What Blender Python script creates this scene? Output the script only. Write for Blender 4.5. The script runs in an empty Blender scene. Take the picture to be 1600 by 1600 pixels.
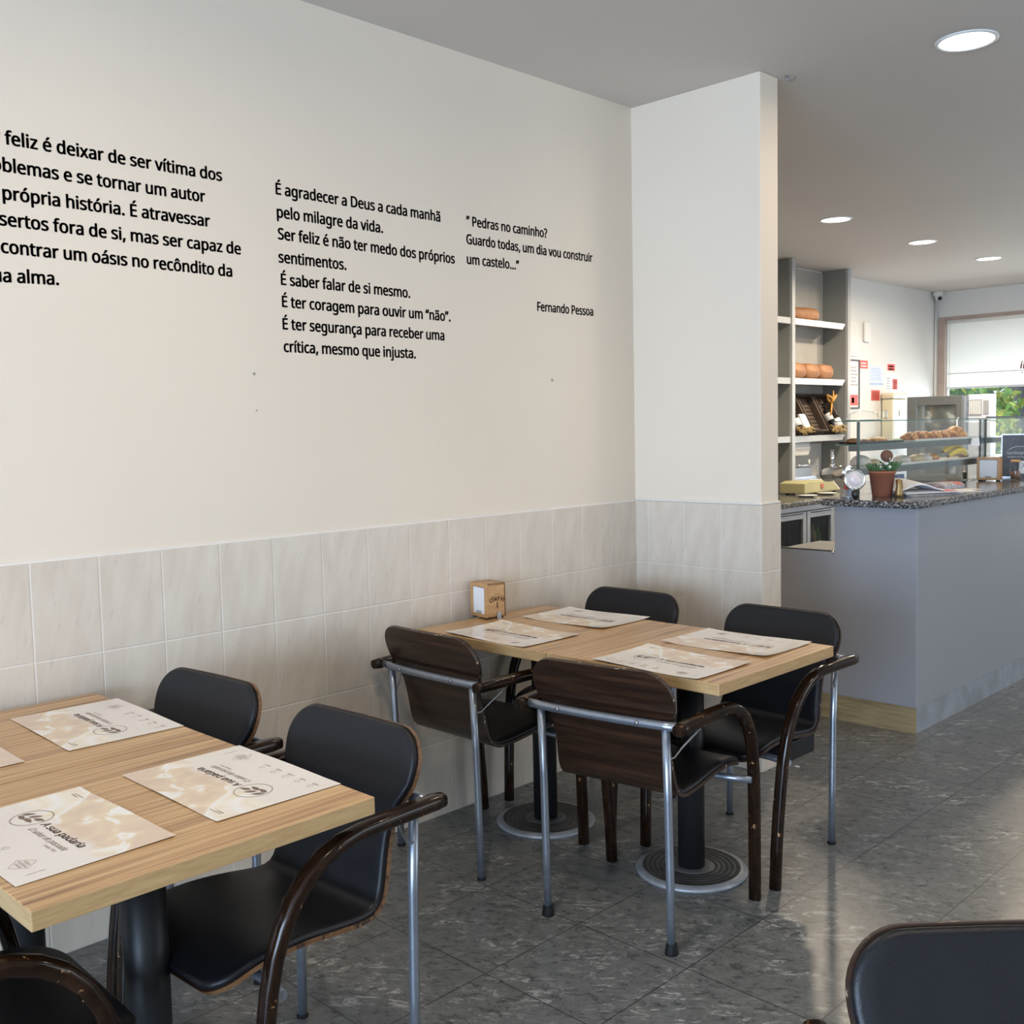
import bpy, bmesh, math, random
from math import sin, cos, pi, radians, sqrt
from mathutils import Vector, Matrix

C = bpy.context.scene.collection
SC = bpy.context.scene

# ------------------------------------------------------------------ camera
cam_d = bpy.data.cameras.new('camera')
cam = bpy.data.objects.new('camera', cam_d)
C.objects.link(cam)
SC.camera = cam
cam_d.sensor_width = 36.0
cam_d.lens = 36.0 * 1639.43 / 1600.0
cam_d.clip_start = 0.05
_y, _p, _r = radians(44.6397), radians(-4.5266), radians(-1.2287)
fwd = Vector((-sin(_y) * cos(_p), cos(_y) * cos(_p), sin(_p)))
rgt = Vector((cos(_y), sin(_y), 0))
upv = rgt.cross(fwd)
R = rgt * cos(_r) + upv * sin(_r)
U = -rgt * sin(_r) + upv * cos(_r)
cam.matrix_world = Matrix(((R.x, U.x, -fwd.x, 3.0243), (R.y, U.y, -fwd.y, 0.0), (R.z, U.z, -fwd.z, 1.5), (0, 0, 0, 1)))

# ------------------------------------------------------------------ world, light, exposure
SC.view_settings.view_transform = 'Standard'
SC.view_settings.look = 'None'
SC.view_settings.gamma = 1.0
SC.view_settings.exposure = 0.07
SC.view_settings.use_curve_mapping = False
SC.cycles.max_bounces = 10
SC.cycles.diffuse_bounces = 5
SC.cycles.glossy_bounces = 5
SC.cycles.transmission_bounces = 8
SC.cycles.transparent_max_bounces = 24
SC.cycles.caustics_reflective = False
SC.cycles.caustics_refractive = False

world = bpy.data.worlds.new('world')
SC.world = world
world.use_nodes = True
wn = world.node_tree.nodes
bg = wn['Background']
bg.inputs['Color'].default_value = (0.80, 0.90, 1.0, 1)
bg.inputs['Strength'].default_value = 2.1


def area(name, loc, target, sx, sy, energy, color, shape='RECTANGLE', spread=180):
    l = bpy.data.lights.new(name, 'AREA')
    l.shape = shape
    l.size = sx
    if shape in ('RECTANGLE', 'ELLIPSE'):
        l.size_y = sy
    l.energy = energy
    l.color = color
    l.spread = radians(spread)
    o = bpy.data.objects.new(name, l)
    C.objects.link(o)
    o.location = loc
    d = Vector(target) - Vector(loc)
    o.rotation_euler = d.to_track_quat('-Z', 'Y').to_euler()
    return o


# daylight through the street front behind the camera and through the glazed side
area('daylight_front', (3.9, -5.75, 1.35), (3.4, 5, 1.45), 5.0, 2.3, 690, (0.53, 0.725, 1.0))
area('daylight_side', (6.9, 7.0, 1.4), (0, 6.4, 1.5), 4.6, 2.4, 46, (0.86, 0.92, 1.0))
area('daylight_bar_window', (-0.3, 12.6, 1.45), (-0.3, 5, 1.3), 3.1, 0.9, 70, (0.88, 0.95, 1.0))
LAMPS = [(1.381, 4.192), (-0.662, 7.09), (-0.66, 8.54), (-0.635, 9.9), (0.02, 9.75)]
LAMP_W = 22.0
for i, (lx, ly) in enumerate(LAMPS + [(1.38, 1.25), (3.4, 4.2), (3.4, 1.25), (1.4, 7.1)]):
    area('downlight_lamp', (lx, ly, 2.925), (lx, ly, 0), 0.17, 0.17, LAMP_W * (1.65 if i in (1, 2, 3, 4) else 0.34 if i == 0 else 0.60), (1.0, 0.83, 0.63), 'DISK', 172)

# ------------------------------------------------------------------ materials
M = {}


def nodes_of(m):
    m.use_nodes = True
    nt = m.node_tree
    return nt, nt.nodes['Principled BSDF']


def mat(name, col, rough=0.5, metal=0.0, spec=0.5, var=0.0, vscale=8.0, bump=0.0, bscale=60.0, alpha=1.0, emit=None, estr=0.0, stretch=(1, 1, 1), coat=0.0):
    m = bpy.data.materials.new(name)
    nt, b = nodes_of(m)
    N, L = nt.nodes, nt.links
    b.inputs['Base Color'].default_value = (*col, 1)
    b.inputs['Roughness'].default_value = rough
    b.inputs['Metallic'].default_value = metal
    b.inputs['Specular IOR Level'].default_value = spec
    if coat:
        b.inputs['Coat Weight'].default_value = coat
        b.inputs['Coat Roughness'].default_value = 0.08
    if emit:
        b.inputs['Emission Color'].default_value = (*emit, 1)
        b.inputs['Emission Strength'].default_value = estr
    if var or bump:
        tc = N.new('ShaderNodeTexCoord')
        mp = N.new('ShaderNodeMapping')
        mp.inputs['Scale'].default_value = stretch
        L.new(tc.outputs['Object'], mp.inputs['Vector'])
    if var:
        n = N.new('ShaderNodeTexNoise')
        n.inputs['Scale'].default_value = vscale
        n.inputs['Detail'].default_value = 5
        L.new(mp.outputs['Vector'], n.inputs['Vector'])
        r = N.new('ShaderNodeValToRGB')
        r.color_ramp.elements[0].position = 0.3
        r.color_ramp.elements[1].position = 0.7
        r.color_ramp.elements[0].color = (*[max(0, c * (1 - var)) for c in col], 1)
        r.color_ramp.elements[1].color = (*[min(1, c * (1 + var)) for c in col], 1)
        L.new(n.outputs['Fac'], r.inputs['Fac'])
        L.new(r.outputs['Color'], b.inputs['Base Color'])
    if bump:
        n2 = N.new('ShaderNodeTexNoise')
        n2.inputs['Scale'].default_value = bscale
        n2.inputs['Detail'].default_value = 4
        L.new(mp.outputs['Vector'], n2.inputs['Vector'])
        bp = N.new('ShaderNodeBump')
        bp.inputs['Strength'].default_value = bump
        bp.inputs['Distance'].default_value = 0.01
        L.new(n2.outputs['Fac'], bp.inputs['Height'])
        L.new(bp.outputs['Normal'], b.inputs['Normal'])
    M[name] = m
    return m


def ramp(nt, fac, stops):
    r = nt.nodes.new('ShaderNodeValToRGB')
    e = r.color_ramp.elements
    while len(e) > 1:
        e.remove(e[-1])
    e[0].position, e[0].color = stops[0][0], (*stops[0][1], 1)
    for p, c in stops[1:]:
        x = e.new(p)
        x.color = (*c, 1)
    nt.links.new(fac, r.inputs['Fac'])
    return r.outputs['Color']


def noise(nt, vec, scale, detail=4, rough=0.5, dist=0.0):
    n = nt.nodes.new('ShaderNodeTexNoise')
    n.inputs['Scale'].default_value = scale
    n.inputs['Detail'].default_value = detail
    n.inputs['Roughness'].default_value = rough
    n.inputs['Distortion'].default_value = dist
    nt.links.new(vec, n.inputs['Vector'])
    return n.outputs['Fac']


def mapping(nt, scale=(1, 1, 1), loc=(0, 0, 0), rot=(0, 0, 0)):
    tc = nt.nodes.new('ShaderNodeTexCoord')
    mp = nt.nodes.new('ShaderNodeMapping')
    mp.inputs['Scale'].default_value = scale
    mp.inputs['Location'].default_value = loc
    mp.inputs['Rotation'].default_value = rot
    nt.links.new(tc.outputs['Object'], mp.inputs['Vector'])
    return mp.outputs['Vector']


def mixc(nt, fac, a, b, mode='MIX'):
    x = nt.nodes.new('ShaderNodeMix')
    x.data_type = 'RGBA'
    x.blend_type = mode
    for s, v in ((x.inputs[0], fac), (x.inputs[6], a), (x.inputs[7], b)):
        if hasattr(v, 'is_linked'):
            nt.links.new(v, s)
        elif isinstance(v, tuple):
            s.default_value = (*v, 1)
        else:
            s.default_value = v
    return x.outputs[2]


def mathn(nt, op, a, b=None, c=None):
    x = nt.nodes.new('ShaderNodeMath')
    x.operation = op
    for s, v in zip(x.inputs, (a, b, c)):
        if v is None:
            continue
        if hasattr(v, 'is_linked'):
            nt.links.new(v, s)
        else:
            s.default_value = v
    return x.outputs[0]


def bumpn(nt, b, h, strength=0.3, dist=0.002):
    bp = nt.nodes.new('ShaderNodeBump')
    bp.inputs['Strength'].default_value = strength
    bp.inputs['Distance'].default_value = dist
    nt.links.new(h, bp.inputs['Height'])
    nt.links.new(bp.outputs['Normal'], b.inputs['Normal'])


def tile_mat(name, axis, off, tw=0.1977, th=0.2895):
    """wall tiles: axis = world axis running along the wall; off = where a joint falls"""
    m = bpy.data.materials.new(name)
    nt, b = nodes_of(m)
    L = nt.links
    tc = nt.nodes.new('ShaderNodeTexCoord')
    sp = nt.nodes.new('ShaderNodeSeparateXYZ')
    L.new(tc.outputs['Object'], sp.inputs['Vector'])
    u = mathn(nt, 'DIVIDE', mathn(nt, 'SUBTRACT', sp.outputs[axis], off), tw)
    v = mathn(nt, 'DIVIDE', sp.outputs[2], th)

    def dist_joint(x, size):
        f = mathn(nt, 'FRACT', mathn(nt, 'ADD', x, 50.0))
        d = mathn(nt, 'MINIMUM', f, mathn(nt, 'SUBTRACT', 1.0, f))
        return mathn(nt, 'MULTIPLY', d, size)
    d = mathn(nt, 'MINIMUM', dist_joint(u, tw), dist_joint(v, th))
    joint = mathn(nt, 'LESS_THAN', d, 0.0016)
    # veins: short slanted strokes
    cb = nt.nodes.new('ShaderNodeCombineXYZ')
    L.new(u, cb.inputs[0])
    L.new(v, cb.inputs[1])
    mr = nt.nodes.new('ShaderNodeMapping')
    mr.inputs['Rotation'].default_value = (0, 0, radians(17))
    L.new(cb.outputs[0], mr.inputs['Vector'])
    mp = nt.nodes.new('ShaderNodeMapping')
    mp.inputs['Scale'].default_value = (13.0, 4.2, 1)
    L.new(mr.outputs[0], mp.inputs['Vector'])
    vein = noise(nt, mp.outputs[0], 1.0, 5, 0.6, 0.6)
    vf = ramp(nt, vein, [(0.0, (1, 1, 1)), (0.31, (1, 1, 1)), (0.40, (0, 0, 0)), (1, (0, 0, 0))])
    cl = noise(nt, mp.outputs[0], 0.35, 2)
    base = ramp(nt, cl, [(0.3, (0.61, 0.525, 0.43)), (0.7, (0.68, 0.60, 0.505))])
    c1 = mixc(nt, mathn(nt, 'MULTIPLY', vf, 0.34), base, (0.42, 0.375, 0.325))
    c2 = mixc(nt, joint, c1, (0.75, 0.70, 0.64))
    L.new(c2, b.inputs['Base Color'])
    b.inputs['Roughness'].default_value = 0.32
    bumpn(nt, b, mathn(nt, 'MINIMUM', mathn(nt, 'DIVIDE', d, 0.004), 1.0), 0.5, 0.002)
    M[name] = m


mat('plaster', (0.775, 0.675, 0.555), 0.75, var=0.015, vscale=1.3, bump=0.12, bscale=14)
mat('plaster_bar', (0.72, 0.715, 0.695), 0.75, var=0.015, vscale=1.3)
mat('ceiling_paint', (0.655, 0.615, 0.58), 0.7, var=0.02, vscale=0.7, bump=0.1, bscale=1.6)
tile_mat('tile_along_y', 1, 1.1285)
tile_mat('tile_along_x', 0, 0.668)
mat('bullnose', (0.75, 0.70, 0.64), 0.35, var=0.03)
mat('vinyl_letter', (0.050, 0.047, 0.046), 0.6)
mat('speck', (0.35, 0.34, 0.33), 0.8)


def floor_mat():
    m = bpy.data.materials.new('floor_tile')
    nt, b = nodes_of(m)
    L = nt.links
    v = mapping(nt)
    sp = nt.nodes.new('ShaderNodeSeparateXYZ')
    L.new(v, sp.inputs['Vector'])

    def dj(x, off, size):
        q = mathn(nt, 'FRACT', mathn(nt, 'ADD', mathn(nt, 'DIVIDE', mathn(nt, 'SUBTRACT', x, off), size), 50.0))
        return mathn(nt, 'MULTIPLY', mathn(nt, 'MINIMUM', q, mathn(nt, 'SUBTRACT', 1.0, q)), size)
    d = mathn(nt, 'MINIMUM', dj(sp.outputs[0], 0.99, 0.395), dj(sp.outputs[1], 2.31, 0.394))
    joint = mathn(nt, 'LESS_THAN', d, 0.0022)
    cloud = noise(nt, v, 26.0, 8, 0.75)
    base = ramp(nt, cloud, [(0.30, (0.100, 0.103, 0.101)), (0.5, (0.148, 0.152, 0.149)), (0.70, (0.205, 0.209, 0.205))])
    # short flecks drawn out across the room
    def turned(deg, sc, loc=(0, 0, 0)):
        a_ = mapping(nt, rot=(0, 0, radians(deg)), loc=loc)
        m2 = nt.nodes.new('ShaderNodeMapping')
        m2.inputs['Scale'].default_value = sc
        L.new(a_, m2.inputs['Vector'])
        return m2.outputs['Vector']
    vm = turned(-40, (17, 38, 1))
    f1 = noise(nt, vm, 1.0, 6, 0.75, 1.0)
    fl = ramp(nt, f1, [(0.0, (0, 0, 0)), (0.545, (0, 0, 0)), (0.585, (1, 1, 1)), (1, (1, 1, 1))])
    big = noise(nt, v, 4.5, 4)
    bm = ramp(nt, big, [(0.42, (0.05, 0.05, 0.05)), (0.60, (1, 1, 1))])
    c1 = mixc(nt, mathn(nt, 'MULTIPLY', mathn(nt, 'MULTIPLY', fl, bm), 0.9), base, (0.42, 0.42, 0.40))
    vd = turned(-32, (16, 36, 1), (7, 3, 0))
    f2 = noise(nt, vd, 1.0, 6, 0.75, 1.0)
    dk = ramp(nt, f2, [(0.0, (0, 0, 0)), (0.55, (0, 0, 0)), (0.60, (1, 1, 1)), (1, (1, 1, 1))])
    c2 = mixc(nt, mathn(nt, 'MULTIPLY', dk, 0.6), c1, (0.030, 0.031, 0.030))
    c3 = mixc(nt, mathn(nt, 'MULTIPLY', joint, 0.75), c2, (0.03, 0.03, 0.03))
    L.new(c3, b.inputs['Base Color'])
    rr = ramp(nt, cloud, [(0.3, (0.24, 0.24, 0.24)), (0.7, (0.38, 0.38, 0.38))])
    L.new(rr, b.inputs['Roughness'])
    b.inputs['Specular IOR Level'].default_value = 0.42
    bumpn(nt, b, f1, 0.05, 0.002)
    M['floor_tile'] = m


floor_mat()


def grain_mat(name, stops, scale, rough, wear=None, wear_col=(0.5, 0.3, 0.14), wear_scale=18.0, wear_lo=0.66, detail=6, spec=0.5, coat=0.0, dist=0.4, rot=(0, 0, 0)):
    m = bpy.data.materials.new(name)
    nt, b = nodes_of(m)
    v = mapping(nt, scale, rot=rot)
    n = noise(nt, v, 1.0, detail, 0.62, dist)
    c = ramp(nt, n, stops)
    if wear:
        w = noise(nt, mapping(nt), wear_scale, 6, 0.72)
        wf = ramp(nt, w, [(0, (0, 0, 0)), (wear_lo, (0, 0, 0)), (wear_lo + 0.02, (1, 1, 1)), (1, (1, 1, 1))])
        c = mixc(nt, wf, c, wear_col)
    nt.links.new(c, b.inputs['Base Color'])
    b.inputs['Roughness'].default_value = rough
    b.inputs['Specular IOR Level'].default_value = spec
    if coat:
        b.inputs['Coat Weight'].default_value = coat
        b.inputs['Coat Roughness'].default_value = 0.06
    M[name] = m


grain_mat('table_oak', [(0.32, (0.18, 0.080, 0.028)), (0.42, (0.38, 0.205, 0.085)), (0.52, (0.53, 0.315, 0.140)), (0.68, (0.66, 0.44, 0.225))], (95, 1.6, 20), 0.30, dist=0.25)
grain_mat('table_edge', [(0.3, (0.40, 0.245, 0.108)), (0.7, (0.54, 0.36, 0.175))], (14, 14, 120), 0.35)
grain_mat('rosewood', [(0.28, (0.008, 0.004, 0.003)), (0.48, (0.025, 0.011, 0.006)), (0.62, (0.047, 0.021, 0.011)), (0.78, (0.075, 0.036, 0.019))], (3.0, 30, 70), 0.28, wear=1, wear_col=(0.42, 0.31, 0.22), wear_scale=34, wear_lo=0.765)
grain_mat('ply_edge', [(0.3, (0.11, 0.050, 0.022)), (0.7, (0.26, 0.13, 0.055))], (40, 40, 160), 0.5, wear=1, wear_col=(0.035, 0.018, 0.010), wear_scale=22, wear_lo=0.55)
grain_mat('ply_edge_dark', [(0.3, (0.020, 0.010, 0.006)), (0.7, (0.055, 0.028, 0.016))], (40, 40, 160), 0.4, wear=1, wear_col=(0.45, 0.34, 0.25), wear_scale=30, wear_lo=0.62)
grain_mat('bentwood', [(0.3, (0.006, 0.003, 0.002)), (0.55, (0.018, 0.008, 0.004)), (0.75, (0.040, 0.018, 0.009))], (60, 14, 14), 0.14, wear=1, wear_col=(0.40, 0.22, 0.10), wear_scale=24, wear_lo=0.64, spec=0.27)
grain_mat('bamboo', [(0.3, (0.40, 0.215, 0.085)), (0.7, (0.55, 0.33, 0.15))], (16, 16, 90), 0.45)
grain_mat('kick_wood', [(0.25, (0.13, 0.095, 0.045)), (0.5, (0.30, 0.235, 0.125)), (0.75, (0.39, 0.315, 0.185))], (5, 5, 40), 0.6, wear=1, wear_col=(0.07, 0.055, 0.035), wear_scale=9, wear_lo=0.66)
grain_mat('wicker', [(0.3, (0.035, 0.022, 0.016)), (0.7, (0.10, 0.065, 0.045))], (20, 160, 160), 0.6)
grain_mat('crust', [(0.3, (0.27, 0.115, 0.045)), (0.7, (0.44, 0.22, 0.10))], (9, 9, 9), 0.55)
grain_mat('pastry', [(0.36, (0.22, 0.060, 0.008)), (0.5, (0.60, 0.225, 0.030)), (0.64, (0.82, 0.44, 0.085))], (42, 42, 42), 0.4)
grain_mat('pastry_dark', [(0.3, (0.10, 0.040, 0.015)), (0.7, (0.36, 0.18, 0.075))], (46, 46, 46), 0.4)

# leather: black with a fine grain
mat('leather', (0.0055, 0.0060, 0.0085), 0.38, spec=0.34, bump=0.12, bscale=420, var=0.12, vscale=9)
mat('steel_paint', (0.31, 0.34, 0.39), 0.30, metal=0.75, var=0.08, vscale=30)
mat('steel_bolt', (0.35, 0.36, 0.38), 0.35, metal=0.9, var=0.1, vscale=80)
mat('rubber', (0.008, 0.008, 0.009), 0.6, spec=0.2, var=0.1)
mat('column_black', (0.014, 0.014, 0.015), 0.42, spec=0.28, var=0.25, vscale=6, stretch=(1, 1, 0.4))
mat('base_ring', (0.30, 0.31, 0.33), 0.42, metal=0.3, var=0.2, vscale=22)
mat('base_plate', (0.085, 0.085, 0.085), 0.5, var=0.3, vscale=18)
mat('base_groove', (0.040, 0.040, 0.038), 0.5, var=0.3, vscale=18)
mat('counter_grey', (0.298, 0.310, 0.342), 0.30, var=0.03, vscale=2.0, bump=0.05, bscale=2.2)
mat('kick_metal', (0.50, 0.54, 0.60), 0.28, metal=0.6, var=0.18, vscale=9)
mat('shelf_dark', (0.25, 0.26, 0.245), 0.5, var=0.04, vscale=3)
mat('shelf_edge', (0.44, 0.455, 0.46), 0.4, metal=0.2, var=0.06, vscale=4)
mat('shelf_lit', (0.86, 0.86, 0.87), 0.4, var=0.02)  # shelf lip colour whitened to carry the downlight falling on it
mat('alu', (0.58, 0.62, 0.68), 0.32, metal=0.7, var=0.06, vscale=12)
mat('dark_glass', (0.010, 0.013, 0.016), 0.08, spec=0.6, var=0.2)
mat('chrome', (0.78, 0.79, 0.80), 0.08, metal=1.0, var=0.03)
mat('brass', (0.36, 0.25, 0.11), 0.45, metal=0.8, var=0.1)
mat('black_plastic', (0.015, 0.015, 0.016), 0.35, var=0.1)
mat('cabinet_white', (0.55, 0.61, 0.71), 0.35, var=0.03)
mat('white_plastic', (0.78, 0.78, 0.76), 0.4, var=0.03)
mat('paper', (0.76, 0.76, 0.77), 0.7, var=0.03)
mat('paper_blue', (0.40, 0.50, 0.70), 0.7, var=0.06)
mat('sheet_blue', (0.62, 0.68, 0.78), 0.7, var=0.04)
mat('paper_grey', (0.42, 0.41, 0.42), 0.8, var=0.35, vscale=55)
mat('news_red', (0.62, 0.10, 0.11), 0.7, var=0.2, vscale=40)
mat('notice_red', (0.72, 0.12, 0.10), 0.6, var=0.05)
mat('ink', (0.10, 0.10, 0.12), 0.7)
mat('cream_plastic', (0.66, 0.62, 0.45), 0.45, var=0.05)
mat('scale_cream', (0.42, 0.39, 0.20), 0.45, var=0.05)
mat('terracotta', (0.36, 0.125, 0.070), 0.75, var=0.10, vscale=14)
mat('soil', (0.05, 0.035, 0.025), 0.9, var=0.4, vscale=90, bump=0.5)
mat('succulent', (0.075, 0.15, 0.06), 0.5, var=0.3, vscale=40)
mat('flower_white', (0.82, 0.80, 0.76), 0.6, var=0.05)
mat('felt_brown', (0.17, 0.085, 0.055), 0.85, var=0.15, vscale=60)
mat('banana', (0.92, 0.68, 0.06), 0.45, var=0.10, vscale=22)
mat('banana_tip', (0.10, 0.06, 0.03), 0.6, var=0.2)
mat('tray_white', (0.84, 0.83, 0.80), 0.35, var=0.02)
mat('dough_white', (0.78, 0.72, 0.62), 0.6, var=0.12, vscale=30)
mat('custard', (0.76, 0.62, 0.34), 0.5, var=0.2, vscale=50)
mat('lettuce', (0.16, 0.33, 0.10), 0.55, var=0.3, vscale=40)
mat('oven_grey', (0.165, 0.180, 0.185), 0.35, metal=0.4, var=0.05)
mat('frame_wood', (0.42, 0.33, 0.285), 0.45, var=0.08, vscale=6)
mat('menu_dark', (0.060, 0.055, 0.060), 0.4, var=0.35, vscale=30)
mat('chalk_white', (0.82, 0.82, 0.82), 0.6)
mat('ribbon', (0.62, 0.30, 0.06), 0.4, var=0.2, vscale=30)
mat('straw', (0.55, 0.40, 0.18), 0.7, var=0.4, vscale=60)
mat('bottle_dark', (0.015, 0.014, 0.014), 0.15, var=0.1)
mat('blue_pack', (0.09, 0.19, 0.46), 0.4, var=0.2, vscale=20)
mat('red_badge', (0.55, 0.085, 0.06), 0.35, var=0.1)
mat('tap_face', (0.80, 0.70, 0.72), 0.25, var=0.08, vscale=40)
mat('lamp_diffuser', (0.9, 0.9, 0.88), 0.4, emit=(1.0, 0.97, 0.92), estr=3.2)
mat('lamp_ring', (0.80, 0.80, 0.79), 0.4, var=0.02)
mat('leaf_green', (0.16, 0.32, 0.06), 0.6, var=0.5, vscale=3)
mat('leaf_yellow', (0.50, 0.52, 0.08), 0.6, var=0.3, vscale=3)
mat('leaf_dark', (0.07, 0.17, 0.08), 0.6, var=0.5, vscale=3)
mat('bark', (0.10, 0.075, 0.055), 0.9, var=0.3)
mat('pavement', (0.50, 0.50, 0.49), 0.9, var=0.1)
mat('facade_pale', (0.74, 0.76, 0.79), 0.8, var=0.05)
mat('car_blue', (0.16, 0.30, 0.55), 0.25, var=0.05)
mat('tyre', (0.02, 0.02, 0.02), 0.8, var=0.1)


def glass_mat(name, tint, refl=0.10):
    m = bpy.data.materials.new(name)
    m.use_nodes = True
    nt = m.node_tree
    for n in list(nt.nodes):
        nt.nodes.remove(n)
    out = nt.nodes.new('ShaderNodeOutputMaterial')
    tr = nt.nodes.new('ShaderNodeBsdfTransparent')
    tr.inputs['Color'].default_value = (*tint, 1)
    gl = nt.nodes.new('ShaderNodeBsdfGlossy')
    gl.inputs['Roughness'].default_value = 0.02
    gl.inputs['Color'].default_value = (0.9, 0.95, 0.95, 1)
    lw = nt.nodes.new('ShaderNodeLayerWeight')
    lw.inputs['Blend'].default_value = 0.5
    n = noise(nt, mapping(nt), 3.0)
    sch = mathn(nt, 'MULTIPLY_ADD', mathn(nt, 'POWER', lw.outputs['Facing'], 5.0), 0.8, 0.035)
    f = mathn(nt, 'MULTIPLY', sch, mathn(nt, 'ADD', 0.9, mathn(nt, 'MULTIPLY', n, 0.2)))
    mx = nt.nodes.new('ShaderNodeMixShader')
    nt.links.new(f, mx.inputs[0])
    nt.links.new(tr.outputs[0], mx.inputs[1])
    nt.links.new(gl.outputs[0], mx.inputs[2])
    nt.links.new(mx.outputs[0], out.inputs['Surface'])
    M[name] = m


glass_mat('clear_glass', (0.98, 0.99, 0.987))
glass_mat('fridge_glass', (0.72, 0.76, 0.78))
mat('glass_edge', (0.10, 0.22, 0.19), 0.15, spec=0.7, var=0.1)


def granite():
    m = bpy.data.materials.new('granite')
    nt, b = nodes_of(m)
    v = mapping(nt)
    vo = nt.nodes.new('ShaderNodeTexVoronoi')
    vo.inputs['Scale'].default_value = 130
    nt.links.new(v, vo.inputs['Vector'])
    g = nt.nodes.new('ShaderNodeSeparateColor')
    nt.links.new(vo.outputs['Color'], g.inputs[0])
    c = ramp(nt, g.outputs[0], [(0.0, (0.020, 0.021, 0.023)), (0.45, (0.06, 0.062, 0.066)), (0.7, (0.15, 0.15, 0.155)), (0.93, (0.36, 0.35, 0.34))])
    nt.links.new(c, b.inputs['Base Color'])
    b.inputs['Roughness'].default_value = 0.12
    M['granite'] = m


granite()


def placemat_mat():
    m = bpy.data.materials.new('placemat_print')
    nt, b = nodes_of(m)
    L = nt.links
    v = mapping(nt)
    sp = nt.nodes.new('ShaderNodeSeparateXYZ')
    L.new(v, sp.inputs['Vector'])
    wob = noise(nt, v, 14.0, 3)
    # the printed photo fills the far half, its edge wandering across the sheet
    edge = mathn(nt, 'SUBTRACT', sp.outputs[1], mathn(nt, 'ADD', 0.016, mathn(nt, 'MULTIPLY', mathn(nt, 'SUBTRACT', wob, 0.5), 0.085)))
    inpic = ramp(nt, mathn(nt, 'ADD', mathn(nt, 'MULTIPLY', edge, 30.0), 0.5), [(0.0, (0, 0, 0)), (1.0, (1, 1, 1))])
    blot = noise(nt, v, 9.0, 4, 0.5, 0.7)
    pic = ramp(nt, blot, [(0.32, (0.68, 0.52, 0.41)), (0.45, (0.73, 0.57, 0.44)), (0.51, (0.78, 0.64, 0.45)), (0.55, (0.86, 0.85, 0.84)), (0.62, (0.84, 0.76, 0.62)), (0.72, (0.74, 0.57, 0.36))])
    c = mixc(nt, inpic, (0.80, 0.745, 0.69), pic)
    L.new(c, b.inputs['Base Color'])
    b.inputs['Roughness'].default_value = 0.22
    M['placemat_print'] = m


placemat_mat()
mat('print_brown', (0.16, 0.095, 0.060), 0.4)
mat('print_faint', (0.50, 0.42, 0.38), 0.4)
mat('burnt_logo', (0.085, 0.030, 0.012), 0.6)


def blind_mat():
    m = bpy.data.materials.new('blind_fabric')
    m.use_nodes = True
    nt = m.node_tree
    b = nt.nodes['Principled BSDF']
    b.inputs['Base Color'].default_value = (0.88, 0.88, 0.86, 1)
    b.inputs['Roughness'].default_value = 0.8
    tl = nt.nodes.new('ShaderNodeBsdfTranslucent')
    tl.inputs['Color'].default_value = (0.90, 0.90, 0.87, 1)
    n = noise(nt, mapping(nt, (400, 1, 400)), 1.0)
    mx = nt.nodes.new('ShaderNodeMixShader')
    f = mathn(nt, 'ADD', 0.45, mathn(nt, 'MULTIPLY', n, 0.1))
    nt.links.new(f, mx.inputs[0])
    nt.links.new(b.outputs[0], mx.inputs[1])
    nt.links.new(tl.outputs[0], mx.inputs[2])
    nt.links.new(mx.outputs[0], nt.nodes['Material Output'].inputs['Surface'])
    M['blind_fabric'] = m


blind_mat()


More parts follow.
